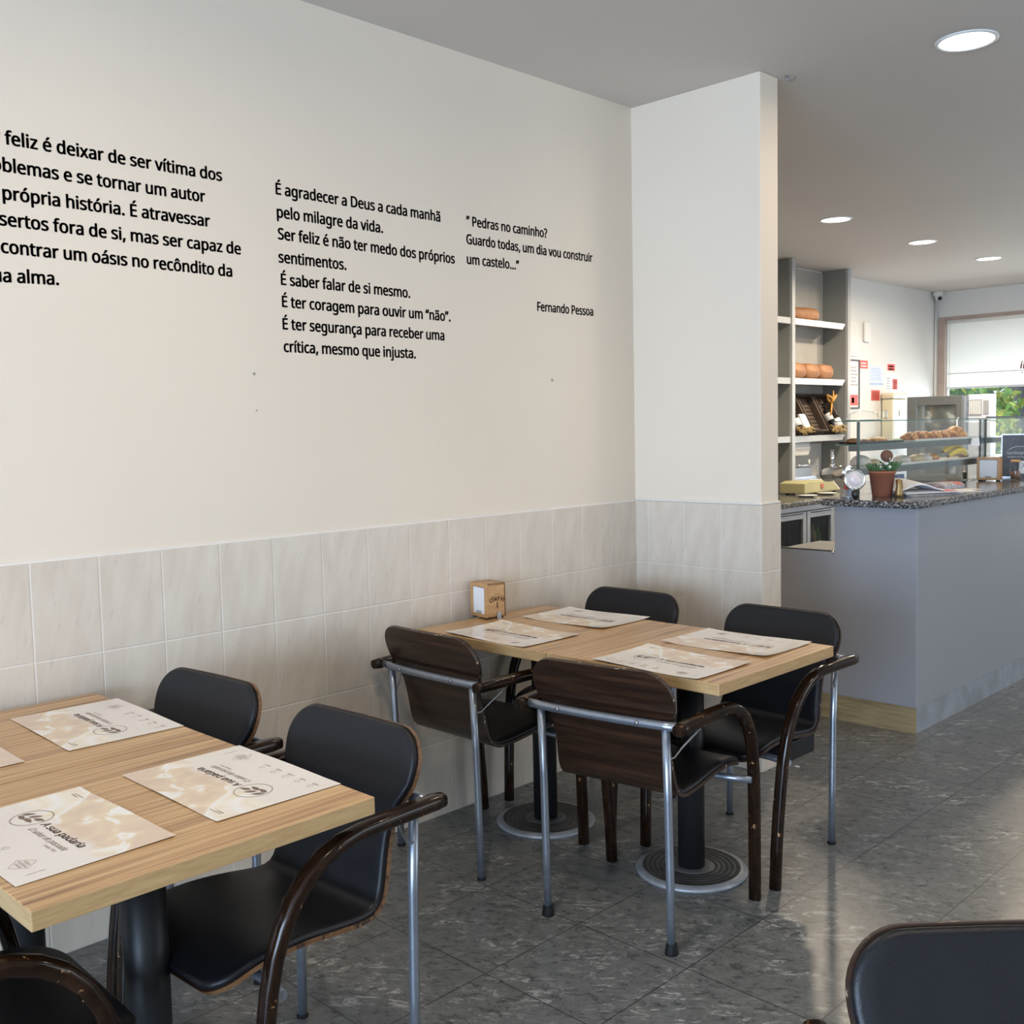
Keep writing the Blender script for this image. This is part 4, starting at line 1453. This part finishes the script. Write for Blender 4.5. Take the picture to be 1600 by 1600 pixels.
tag(MB().tube([(-2.008, 12.05, 0.88), (-2.008, 12.05, ZC - 0.001)], 0.014, 10).build('corner_conduit', 'plaster_bar'), 'painted conduit running down the far corner under the camera', 'conduit')
# cream dispenser
t = thing('wall_dispenser', 'tall cream plastic dispenser with lid below the white card', 'dispenser', (WX + 0.012, 10.86, 1.30))
MB().box(0.0, 0.12, -0.16, 0.165, 0.0, 0.43).build('body', 'cream_plastic', t, bevel=0.012)
MB().box(0.0, 0.135, -0.175, 0.18, 0.431, 0.490).build('lid', 'cream_plastic', t, bevel=0.012)
MB().box(0.1205, 0.126, 0.00, 0.12, 0.25, 0.31).build('badge', 'oven_grey', t)
MB().box(0.1205, 0.124, -0.12, 0.10, 0.03, 0.20).build('window_panel', 'white_plastic', t, bevel=0.002)

# ================================================================== OVEN AND WHITE CABINET
t = thing('glass_front_oven', 'tall dark grey oven with a glass door, standing before the far window', 'oven', (-1.28, 10.30, 0.8765))
mat('oven_glass', (0.30, 0.34, 0.34), 0.06, metal=0.7, var=0.1)
ob = MB()
ob.box(-0.272, 0.272, 0.02, 0.50, 0.0, 0.855)
ob.build('body', 'oven_grey', t, bevel=0.006)
d = MB()
for a0, a1, c0, c1 in ((-0.272, -0.175, 0.02, 0.853), (0.215, 0.272, 0.02, 0.853), (-0.175, 0.215, 0.765, 0.853), (-0.175, 0.215, 0.02, 0.09)):
    d.box(a0, a1, -0.014, 0.0195, c0, c1)
dd = d.build('door', 'oven_grey', t, bevel=0.003)
MB().box(-0.175, 0.215, 0.000, 0.008, 0.09, 0.765).build('door_glass', 'oven_glass', dd)
MB().tube([(0.238, -0.016, 0.30), (0.238, -0.045, 0.32), (0.238, -0.045, 0.62), (0.238, -0.016, 0.64)], 0.010, 10).build('door_handle', 'alu', dd)
MB().box(0.2725, 0.285, 0.03, 0.49, 0.01, 0.845).build('side_panel', 'alu', t)
t = thing('white_cabinet', 'white glass-sided cabinet between the oven and the far window', 'cabinet', (-0.875, 10.36, 0.8765))
MB().box(-0.105, 0.105, 0.0, 0.15, 0.0, 0.60).build('body', 'cabinet_white', t, bevel=0.008)
MB().box(-0.105, 0.105, 0.0, 0.15, 0.605, 0.860).build('head', 'cabinet_white', t, bevel=0.008)
MB().box(-0.095, 0.025, -0.004, -0.0005, 0.66, 0.81).build('vent_panel', 'alu', t)
for k in range(7):
    MB().box(-0.090 + 0.016 * k, -0.084 + 0.016 * k, -0.008, -0.0045, 0.67, 0.80).build('vent_slat', 'white_plastic', t)
MB().box(0.040, 0.090, -0.004, -0.0005, 0.67, 0.80).build('display', 'alu', t)
tag(MB().box(-1.12, -0.45, 10.25, 10.75, 0.0, 0.8760).build('cabinet_stand', 'shelf_edge', bevel=0.004), 'grey stand beneath the white cabinet and the oven edge', 'stand')
# ================================================================== DISPLAY CASES ON THE COUNTER
Z0 = 1.1205


def display_case(y0, y1, lab, rim, name='glass_display_case'):
    t = thing(name, lab, 'display case', (0.28, y0, Z0))
    XB = 0.070
    Ln = y1 - y0
    th = 0.005

    def pane(nm, x0, x1, a0, a1, z0, z1, edge=True):
        o = MB().box(x0, x1, a0, a1, z0, z1).build(nm, ['clear_glass', 'glass_edge'], t)
        # polished edges read green: the two smallest pairs of faces
        dims = [x1 - x0, a1 - a0, z1 - z0]
        thin = dims.index(min(dims))
        for p in o.data.polygons:
            ax = max(range(3), key=lambda k: abs(p.normal[k]))
            if ax != thin:
                p.material_index = 1
        return o
    pane('front_glass', 0.217, 0.222, 0.0, Ln, 0.0, 0.378)
    pane('top_glass', XB, 0.222, 0.0, Ln, 0.3785, 0.3835)
    pane('end_glass', XB + 0.003, 0.2165, Ln - 0.005, Ln, 0.0, 0.378)
    for z in (0.255, 0.130):
        pane('glass_shelf', XB + 0.004, 0.2165, 0.02, Ln - 0.006, z, z + 0.005)
        MB().box(0.150, 0.214, 0.02, Ln - 0.008, z - 0.030, z - 0.0005).build('shelf_rail', 'oven_grey', t)
    for y in (0.004, Ln - 0.03):
        MB().box(0.204, 0.2165, y, y + 0.012, 0.0005, 0.377).build('front_post', 'oven_grey', t)
    if rim:
        MB().box(0.216, 0.226, 0.0, Ln, 0.385, 0.394).build('dark_rim', 'black_plastic', t)
    return t


display_case(5.11, 6.78, 'long glass case of pastries on the granite counter, behind the plant', False)
display_case(6.83, 8.4, 'further glass case with a dark top rim at the right edge', True)


def food_tray(lab, y0, y1, z, x0=0.362, x1=0.488, m_='tray_white'):
    t = MB()
    t.box(x0, x1, y0, y1, z, z + 0.004)
    t.box(x1 - 0.006, x1, y0, y1, z + 0.004, z + 0.012)
    t.box(x0, x0 + 0.006, y0, y1, z + 0.004, z + 0.012)
    o = t.build('serving_tray', m_)
    tag(o, lab, 'tray', 'trays in the glass case')


ZU, ZL = Z0 + 0.2605, Z0 + 0.1355
food_tray('dark tray of flat pastries at the left of the upper glass shelf', 5.16, 5.66, ZU, m_='black_plastic')
food_tray('white tray of croissants on the upper glass shelf', 5.82, 6.70, ZU)
food_tray('cream tray of rolls at the left of the lower glass shelf', 5.26, 6.30, ZL)
food_tray('white tray under the bananas on the lower glass shelf', 6.33, 6.74, ZL)


def bun(lab, y, z, r, m_, x=0.405, cat='pastry', grp='pastries in the glass case', rz=0.0, sx=1.0, sy=1.0, h=0.62, bumps=0.0, nm='bun', seed=1):
    rng = random.Random(seed)
    ph = rng.uniform(0, 6)

    def f(d):
        return 1.0 + bumps * sin(5 * math.atan2(d.y, d.x) + ph) * (1 - abs(d.z))
    b = MB()
    b.ell((0, 0, 0), (r * sx, r * sy, r * h), 0, 18, 10, f)
    for v in b.v:
        v.z = max(v.z, -r * h * 0.45)
    o = b.build(nm, m_, loc=(x, y, z + r * h * 0.45 + 0.0005), rot=(0, 0, rz))
    tag(o, lab, cat, grp)
    return o


def croissant(lab, y, z, k=1.0, x=0.405, rz=0.0, seed=0):
    rng = random.Random(seed)
    b = MB()
    n = 30
    pts, rr = [], []
    for i in range(n + 1):
        u = -1 + 2 * i / n
        a = u * 1.25
        pts.append(Vector((0.055 * cos(a) - 0.030, 0.058 * sin(a), 0.0)) * k)
        base = (0.006 + 0.026 * (1 - abs(u) ** 1.8)) * k
        rr.append(base * (1.0 + 0.12 * abs(sin(u * 9.0))))
    b.tube(pts, rr, 14)
    for v in b.v:
        v.z = max(v.z * 1.1, -0.014 * k)
    o = b.build('croissant', 'pastry', loc=(x, y, z + 0.0145 * k), rot=(0, 0, rz))
    tag(o, lab, 'croissant', 'croissants on the white tray')


W_ = ['first', 'second', 'third', 'fourth', 'fifth', 'sixth']
for i, y in enumerate((5.90, 6.01, 6.12, 6.23, 6.34, 6.45)):
    croissant(W_[i] + ' croissant from the left on the white upper tray', y, ZU + 0.0045, 0.95 + 0.05 * (i % 2), rz=radians(60 + 25 * (i % 3)), seed=i)
bun('large golden bun at the right end of the upper shelf', 6.575, ZU + 0.0045, 0.060, 'pastry', h=0.85, sy=1.15, bumps=0.03, seed=4)
bun('small round bun at the far right corner of the upper shelf', 6.66, ZU + 0.0045, 0.040, 'pastry', h=0.85, seed=5)
bun('flat dark chocolate pastry at the left end of the upper shelf', 5.24, ZU + 0.0045, 0.045, 'pastry_dark', h=0.40, bumps=0.06, seed=2)
bun('brown nut pastry second on the dark tray', 5.34, ZU + 0.0045, 0.042, 'pastry_dark', h=0.35, bumps=0.08, seed=3)
bun('long flat glazed pastry in the middle of the dark tray', 5.50, ZU + 0.0045, 0.050, 'pastry', h=0.40, sy=1.9, bumps=0.02, seed=6)
o = bun('green lettuce leaf between the two upper trays', 5.74, ZU, 0.045, 'lettuce', h=0.25, sy=1.4, bumps=0.12, cat='lettuce', grp=None, nm='lettuce_leaf', seed=8)
bun('white round bun at the left end of the lower shelf', 5.32, ZL + 0.0045, 0.055, 'dough_white', h=0.75, seed=9)
bun('yellow custard square left of the plant on the lower shelf', 5.46, ZL + 0.0045, 0.045, 'custard', h=0.55, bumps=0.05, seed=10)
bun('sugared white bun right of the plant on the lower shelf', 5.83, ZL + 0.0045, 0.050, 'dough_white', h=0.60, bumps=0.04, seed=11)
bun('yellow filled roll in the middle of the lower shelf', 6.02, ZL + 0.0045, 0.048, 'custard', h=0.6, bumps=0.05, seed=12)
bun('pale roll beside the yellow filled one on the lower shelf', 6.12, ZL + 0.0045, 0.050, 'dough_white', h=0.62, bumps=0.03, seed=13)
bun('browned roll just left of the bananas', 6.23, ZL + 0.0045, 0.045, 'pastry', h=0.65, bumps=0.03, seed=14)
bun('small dark fruit right of the banana tips', 6.71, ZL + 0.0045, 0.030, 'pastry_dark', h=0.85, bumps=0.05, seed=15, cat='fruit', grp=None, nm='dark_fruit')


def banana(lab, y, z, x, k=1.0, lift=0.0):
    t = thing('banana', lab, 'banana', (x, y, z + 0.021), group='bananas on the lower shelf')
    n = 16
    pts, rr = [], []
    for i in range(n + 1):
        u = -1 + 2 * i / n
        pts.append(Vector((0.012 * (1 - u * u), u * 0.145 * k, 0.030 * (1 - u * u) + lift)))
        rr.append(0.021 * max(0.30, (1 - abs(u) ** 4)) ** 0.6)
    MB().tube(pts, rr, 6, sec=None).build('skin', 'banana', t)
    MB().tube([pts[-1], pts[-1] + Vector((0, 0.018, -0.003))], [0.0115, 0.008], 8).build('tip', 'banana_tip', t)
    MB().tube([pts[0], pts[0] + Vector((0, -0.012, -0.002))], [0.010, 0.007], 8).build('stem', 'banana_tip', t)


banana('upper yellow banana lying on the other in the glass case', 6.50, ZL + 0.030, 0.420)
banana('lower yellow banana under the other in the glass case', 6.49, ZL + 0.0045, 0.455, 0.95)
tag(MB().box(-0.035, 0.035, -0.0008, 0.0008, 0.0, 0.050).build('price_card', 'paper', loc=(0.512, 6.62, Z0 + 0.215), rot=(radians(-12), 0, radians(62))), 'white price card hanging at the right end of the upper shelf', 'price card')
o = MB().box(-0.03, 0.03, -0.05, 0.05, 0, 0.075).build('blue_carton', 'blue_pack', loc=(0.38, 5.80, Z0), bevel=0.003)
tag(o, 'small blue carton behind the plant at the bottom of the case', 'carton')
t = thing('serving_tongs', 'black-handled tongs leaning at the right end of the case bottom', 'tongs', (0.42, 6.70, Z0))
MB().tube([(0, 0, 0.006), (0.0, -0.012, 0.05)], [0.010, 0.012], 10).build('handle', 'black_plastic', t)
MB().tube([(0.006, 0.01, 0.003), (0.06, 0.03, 0.003)], 0.0025, 6).build('blade', 'chrome', t)
# glass cloche on top of the case
ZT2 = Z0 + 0.384
t = thing('glass_cloche', 'clear glass dome with a chrome handle on top of the glass case', 'cloche', (0.40, 5.36, ZT2))
MB().lathe([(0.088, 0.0), (0.086, 0.014), (0.074, 0.034), (0.050, 0.048), (0.0, 0.054)], 32).build('dome', 'clear_glass', t)
MB().lathe([(0.0, 0.0545), (0.008, 0.0545), (0.005, 0.062), (0.011, 0.070), (0.0, 0.076)], 16).build('knob', 'clear_glass', t)
MB().lathe([(0.092, 0.0), (0.094, 0.003), (0.088, 0.0045)], 32).build('rim', 'glass_edge', t)
t = thing('sauce_jug', 'small glass jug with a white rim on top of the glass case', 'jug', (0.40, 5.60, ZT2))
MB().lathe([(0.0, 0.0), (0.020, 0.0), (0.022, 0.02), (0.018, 0.045), (0.020, 0.055)], 20).build('glass', 'clear_glass', t)
MB().tube([(0.0, 0.020, 0.05), (0, 0.042, 0.040), (0, 0.040, 0.015), (0, 0.022, 0.010)], 0.004, 8).build('handle', 'white_plastic', t)

# ================================================================== THINGS ON THE GRANITE TOP
t = thing('beer_tap_tower', 'chrome beer tap tower with a round badge on the counter end', 'beer tap', (0.535, 4.93, Z0))
MB().lathe([(0.0, 0.0), (0.040, 0.0), (0.040, 0.006), (0.024, 0.012), (0.022, 0.10), (0.026, 0.135), (0.0, 0.14)], 24).build('column', 'alu', t)
MB().tube([(-0.150, 0.045, 0.108), (-0.145, 0.044, 0.110), (-0.06, 0.018, 0.122), (0.005, -0.002, 0.130)], [0.030, 0.036, 0.036, 0.030], 24).build('barrel', 'chrome', t)
MB().tube([(-0.158, 0.047, 0.106), (-0.151, 0.0452, 0.1078)], [0.030, 0.034], 24).build('barrel_cap', 'black_plastic', t)
MB().tube([(-0.108, 0.034, 0.150), (-0.108, 0.034, 0.24)], 0.0085, 14).build('tap_handle', 'chrome', t)
MB().lathe([(0.013, 0), (0.012, 0.02), (0.009, 0.024)], 16, (-0.108, 0.034, 0.146)).build('handle_socket', 'chrome', t)
ax = Vector((0.62, -0.78, 0.02)).normalized()
bc = Vector((0.045, -0.030, 0.092))
MB().lathe([(0.034, -0.030), (0.047, -0.026), (0.053, -0.006), (0.053, 0.010), (0.046, 0.016), (0.043, 0.010)], 36, bc, ax).build('badge_ring', 'chrome', t)
MB().lathe([(0.043, 0.004), (0.043, 0.0095), (0.0, 0.0115)], 36, bc, ax).build('badge_face', 'tap_face', t)
MB().lathe([(0.0, 0.0225), (0.014, 0.0228), (0.014, 0.05), (0.0, 0.05)], 18, (0.006, -0.028, 0.022), (0.0, -0.1, 1)).build('red_label', 'red_badge', t)
MB().ell((0.070, -0.072, 0.022), (0.017, 0.017, 0.024), 0, 16, 10).build('spout_knob', 'black_plastic', t)
MB().tube([(0.040, -0.045, 0.045), (0.060, -0.062, 0.043), (0.070, -0.072, 0.030)], 0.007, 10).build('spout', 'chrome', t)

t = thing('potted_succulent', 'terracotta pot with a succulent and a brown ball pick, on the counter corner', 'plant', (0.650, 5.055, Z0))
MB().lathe([(0.0, 0.0), (0.046, 0.0), (0.062, 0.118), (0.066, 0.118), (0.067, 0.130), (0.061, 0.130), (0.058, 0.112), (0.0, 0.110)], 40).build('pot', 'terracotta', t)
MB().lathe([(0.0, 0.1165), (0.058, 0.1125)], 28).build('soil', 'soil', t)


def rosette(cx, cy, z, n, L_, w, seed, tilt0=0.35):
    rng = random.Random(seed)
    for k in range(n):
        a = 2.399 * k
        f_ = k / n
        el = tilt0 + 1.0 * (1 - f_) * 0.25 + f_ * 0.9
        l = L_ * (1.0 - 0.35 * f_) * rng.uniform(0.85, 1.1)
        d = Vector((cos(a) * cos(el), sin(a) * cos(el), sin(el)))
        pts = [Vector((cx, cy, z)) + d * (l * u) + Vector((0, 0, 0.10 * l * u * u)) for u in (0, 0.3, 0.6, 0.85, 1.0)]
        MB().tube(pts, [w * 0.5, w, w * 0.95, w * 0.55, w * 0.1], 8).build('leaf', 'succulent', t)


rosette(-0.030, -0.020, 0.116, 17, 0.072, 0.0095, 1)
rosette(0.026, 0.032, 0.118, 18, 0.076, 0.0105, 2, 0.42)
MB().ell((0.018, 0.012, 0.205), (0.030, 0.030, 0.030), 0, 24, 16).build('brown_ball', 'felt_brown', t)
MB().tube([(0.010, 0.010, 0.11), (0.018, 0.012, 0.176)], 0.0025, 6).build('pick_stick', 'straw', t)
MB().ell((0.042, -0.004, 0.190), (0.004, 0.004, 0.004), 0, 8, 6).build('white_bead', 'flower_white', t)
rng = random.Random(7)
for k in range(7):
    a = 2 * pi * k / 7
    MB().ell((0.012 + 0.024 * cos(a) + rng.uniform(-.006, .006), 0.008 + 0.024 * sin(a), 0.146 + rng.uniform(0, 0.026)), (0.012, 0.012, 0.008), 0, 10, 6).build('flower', 'flower_white', t)
t = thing('brass_bell', 'small brass ornament leaning at the right of the flower pot', 'ornament', (0.735, 5.060, Z0))
MB().lathe([(0.0, 0.0), (0.022, 0.0), (0.020, 0.02), (0.012, 0.055), (0.016, 0.085), (0.0, 0.09)], 20).build('body', 'brass', t)
MB().tube([(0.0, 0.020, 0.02), (0.0, 0.040, 0.045), (0.0, 0.030, 0.08), (0.0, 0.012, 0.085)], 0.004, 8).build('handle', 'brass', t)


def newspaper(lab, x, y, z, rz, L_, W2, th, mats, lift=0.0, fold=True):
    t = thing('newspaper', lab, 'newspaper', (x, y, z), rz, 'folded newspapers by the plant')
    n, m = 14, 6
    top_, bot_ = [], []
    for i in range(n + 1):
        u = i / n
        r1, r2 = [], []
        for j in range(m + 1):
            v = j / m
            hump = lift * sin(pi * min(1.0, u * 1.05)) ** 1.5 * (0.6 + 0.4 * v)
            rl = th * (0.55 + 0.45 * sqrt(max(0.0, 1 - (2 * v - 1) ** 4)))
            r1.append(Vector(((u - 0.5) * L_, (v - 0.5) * W2, hump + rl)))
            r2.append(Vector(((u - 0.5) * L_, (v - 0.5) * W2, hump * 0.96 + th * 0.0)))
        top_.append(r1)
        bot_.append(r2)
    b = MB()
    b.grid(top_, 0)
    b.grid(bot_, 0)
    for i in range(n):
        for j in (0, m):
            b.add([top_[i][j], top_[i + 1][j], bot_[i + 1][j], bot_[i][j]], [(0, 1, 2, 3)], 0)
    for j in range(m):
        for i in (0, n):
            b.add([top_[i][j], top_[i][j + 1], bot_[i][j + 1], bot_[i][j]], [(0, 1, 2, 3)], 0)
    b.build('pages', mats[0], t)
    if len(mats) > 1:
        h = MB()
        P = []
        for i in range(9, 14):
            P.append([top_[i][j] + Vector((0, 0, 0.0006)) for j in range(0, m + 1)])
        h.grid(P, 0)
        h.build('red_headline', mats[1], t, recalc=False)
    return t


newspaper('bottom folded newspaper of the pile by the plant', 0.725, 5.33, Z0, radians(68), 0.36, 0.26, 0.011, ['paper_grey'])
newspaper('second folded newspaper in the pile by the plant', 0.728, 5.31, Z0 + 0.0115, radians(62), 0.34, 0.24, 0.010, ['paper', 'news_red'])
newspaper('crumpled top newspaper with a raised fold, on the pile by the plant', 0.700, 5.26, Z0 + 0.022, radians(58), 0.27, 0.21, 0.008, ['paper'], 0.055)
newspaper('rolled magazine with red cover on the right of the pile', 0.760, 5.52, Z0 + 0.022, radians(76), 0.17, 0.15, 0.030, ['paper_grey', 'news_red'])
for x, y, rz, lab in ((0.83, 5.62, 0.9, 'loose white leaflet right of the newspapers'), (0.79, 5.76, 1.3, 'second white leaflet further along the counter')):
    o = MB().box(-0.075, 0.075, -0.05, 0.05, 0, 0.0012).build('leaflet', 'paper', loc=(x, y, Z0), rot=(0, 0, rz))
    tag(o, lab, 'leaflet', 'leaflets on the counter')

napkin_box('napkin_box', 'pale wooden napkin box with white napkins on the granite counter, right of the case', (0.592, 6.64, Z0), radians(11), logo=False, w=0.130, d=0.10, h=0.145)
t = thing('menu_board', 'dark hamburger menu board standing behind the counter napkin box', 'menu board', (0.622, 7.06, Z0), radians(24))
MB().box(-0.100, 0.100, -0.004, 0.004, 0.008, 0.272).build('panel', 'menu_dark', t, bevel=0.001)
f = MB()
for a0, a1, c0, c1 in ((-0.106, -0.100, 0.0, 0.279), (0.100, 0.106, 0.0, 0.279), (-0.100, 0.100, 0.272, 0.279), (-0.100, 0.100, 0.0, 0.008)):
    f.box(a0, a1, -0.007, 0.007, c0, c1)
f.build('frame', 'alu', t)
MB().box(-0.11, 0.11, -0.04, 0.04, -0.0002, 0.0).build('base_plate', 'clear_glass', t)
g = MB()
g.text('Hamburgers', lambda a, c: Vector((-0.078 + a, -0.0048, 0.150 + c)), 0, width=0.13, size=0.017, bold=0.03, shear=0.2)
g.text('simples ou tudo', lambda a, c: Vector((-0.070 + a, -0.0048, 0.128 + c)), 0, width=0.11, size=0.010, shear=0.2)
for k in range(14):
    a0, a1 = pi * (0.12 + 0.76 * k / 14), pi * (0.12 + 0.76 * (k + 1) / 14)
    g.add([Vector((r * 0.062 * cos(a) / 1, -0.0048, 0.165 + 0.034 * r * sin(a))) for a, r in ((a0, 1.0), (a0, 1.05), (a1, 1.05), (a1, 1.0))], [(0, 1, 2, 3)])
g.build('lettering', 'chalk_white', t, recalc=False)
t = thing('glass_jar', 'clear glass jar with a cork-coloured lid beside the counter napkin box', 'jar', (0.690, 6.80, Z0))
MB().lathe([(0.0, 0.0), (0.030, 0.0), (0.033, 0.01), (0.033, 0.085), (0.026, 0.10), (0.026, 0.108)], 28).build('glass', 'clear_glass', t)
MB().lathe([(0.0, 0.125), (0.027, 0.122), (0.030, 0.112), (0.030, 0.1085), (0.0, 0.1085)], 28).build('lid', 'bamboo', t)
MB().lathe([(0.0, 0.004), (0.027, 0.004), (0.027, 0.05), (0.0, 0.056)], 20).build('filling', 'felt_brown', t)
t = thing('counter_card', 'small card with a white printed badge in front of the menu board', 'card', (0.690, 6.98, Z0), radians(24))
MB().box(-0.045, 0.045, -0.002, 0.002, 0.0, 0.125).build('panel', 'menu_dark', t)
MB().box(-0.038, 0.038, -0.0035, -0.0022, 0.030, 0.110).build('white_panel', 'chalk_white', t)
k_ = MB()
k_.tube([(0.010 + 0.018 * cos(a), -0.0042, 0.078 + 0.018 * sin(a)) for a in [2 * pi * q / 20 for q in range(20)]], 0.0022, 6, closed=True)
k_.build('ring_mark', 'ink', t)
MB().tube([(-0.030, -0.0042, 0.092), (-0.008, -0.0042, 0.094), (-0.028, -0.0042, 0.060)], 0.0022, 6).build('stroke_mark', 'ink', t)

# ================================================================== ROLLER BLIND
t = thing('roller_blind', 'white roller blind pulled halfway down over the far window', 'blind', (-1.875, 12.055, 0))
MB().box(0.0, 3.38, 0.0, 0.0012, 1.86, 2.585).build('fabric', 'blind_fabric', t)
MB().tube([(0.0, 0.0, 2.60), (3.38, 0.0, 2.60)], 0.022, 14).build('roller', 'white_plastic', t)
MB().box(0.0, 3.38, -0.008, 0.010, 1.845, 1.862).build('bottom_bar', 'alu', t)
MB().box(0.0, 3.38, -0.0015, -0.0002, 2.012, 2.022).build('hem_seam', 'alu', t)
g = MB()
g.text('ile', lambda a, c: Vector((0.79 + a, -0.0008, 2.035 + c)), 0, size=0.075, bold=0.03, shear=0.15)
g.text('el', lambda a, c: Vector((0.80 + a, -0.0008, 1.985 + c)), 0, size=0.02, bold=0.03)
g.build('red_lettering', 'notice_red', t, recalc=False)
MB().tube([(0.03, -0.012, 2.58), (0.03, -0.012, 1.2)], 0.004, 6).build('pull_chain', 'white_plastic', t)

# ================================================================== OUTSIDE
struct(MB().box(-14, 12, 12.3, 34, -0.16, -0.10).build('ground', 'pavement'))


def bush(lab, x, y, z0, rx, ry, rz, mats, n, seed, leaf=0.10, nm='garden_bush', cat='bush'):
    t = thing(nm, lab, cat, (x, y, -0.10), group='greenery beyond the far window')
    rng = random.Random(seed)
    b = MB()
    for k in range(n):
        d = Vector((rng.gauss(0, 1), rng.gauss(0, 1), rng.gauss(0, 1))).normalized()
        r = rng.uniform(0.75, 1.05)
        p = Vector((d.x * rx * r, d.y * ry * r, z0 + rz + d.z * rz * r))
        u = Vector((rng.gauss(0, 1), rng.gauss(0, 1), rng.gauss(0, 1))).normalized()
        w = u.cross(Vector((rng.gauss(0, 1), rng.gauss(0, 1), rng.gauss(0, 1)))).normalized()
        s_ = leaf * rng.uniform(0.6, 1.2)
        b.add([p - u * s_, p + w * s_ * 0.5, p + u * s_, p - w * s_ * 0.5], [(0, 1, 2, 3)], rng.choice([0, 0, 0, 1]))
    b.build('foliage', mats, t, recalc=False)
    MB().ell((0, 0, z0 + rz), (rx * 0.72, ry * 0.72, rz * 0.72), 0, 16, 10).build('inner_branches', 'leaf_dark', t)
    MB().tube([(0, 0, 0), (0.02, 0, z0 + rz)], [0.07, 0.04], 8).build('stem', 'bark', t)


bush('bright green bush right under the blind at the window left', -4.0, 17.5, 0.9, 1.0, 0.9, 0.85, ['leaf_green', 'leaf_yellow'], 1700, 1)
bush('dark green tree beyond the window, right of the bright bush', -2.4, 20.5, 1.2, 1.1, 0.9, 1.1, ['leaf_dark', 'leaf_green'], 1700, 2, nm='garden_tree', cat='tree')
bush('yellow flowering shrub beyond the window beside the white cabinet', -2.95, 16.6, 0.6, 0.35, 0.35, 0.55, ['leaf_yellow', 'leaf_green'], 700, 3, 0.06)
bush('pale green shrub beyond the window at the right edge', -1.1, 18.0, 0.2, 0.9, 0.8, 0.75, ['leaf_green', 'leaf_dark'], 1200, 4)
t = thing('parked_car', 'blue car parked beyond the far window', 'car', (-0.6, 15.0, -0.10))
poly = [(-1.9, 0.28), (1.9, 0.28), (1.92, 0.72), (1.2, 0.86), (0.75, 1.40), (-0.95, 1.42), (-1.6, 0.92), (-1.92, 0.80)]
MB().prism(poly, lambda a, c, d: (a, d, c), -0.8, 0.8).build('body', 'car_blue', t, bevel=0.06, segs=3)
MB().prism([(-0.9, 0.92), (1.0, 0.92), (0.68, 1.34), (-0.80, 1.35)], lambda a, c, d: (a, d, c), -0.815, -0.802).build('side_window', 'dark_glass', t)
for x in (-1.2, 1.2):
    for y in (-0.72, 0.72):
        MB().lathe([(0, -0.09), (0.30, -0.09), (0.31, -0.05), (0.31, 0.05), (0.30, 0.09), (0, 0.09)], 24, (x, y, 0.31), (0, 1, 0)).build('wheel', 'tyre', t)
t = thing('pale_building', 'pale building far beyond the window behind the trees', 'building', (-5.0, 27.0, -0.10))
MB().box(-9, 12, 0, 5, 0, 7).build('facade', 'facade_pale', t)
for k in range(6):
    MB().box(-7.5 + 3 * k, -6.2 + 3 * k, -0.03, -0.001, 1.0, 2.6).build('window', 'dark_glass', t)

o = MB().prism([(-0.012, -0.006), (0.004, -0.009), (0.013, 0.001), (0.002, 0.008), (-0.010, 0.005)], lambda a, c, d: (a, c, d), 0.0003, 0.0022).build('paper_scrap', 'paper', loc=(0.741, 4.055, 0.0))
tag(o, 'tiny white paper scrap on the floor beside the black chair by the counter', 'paper scrap')
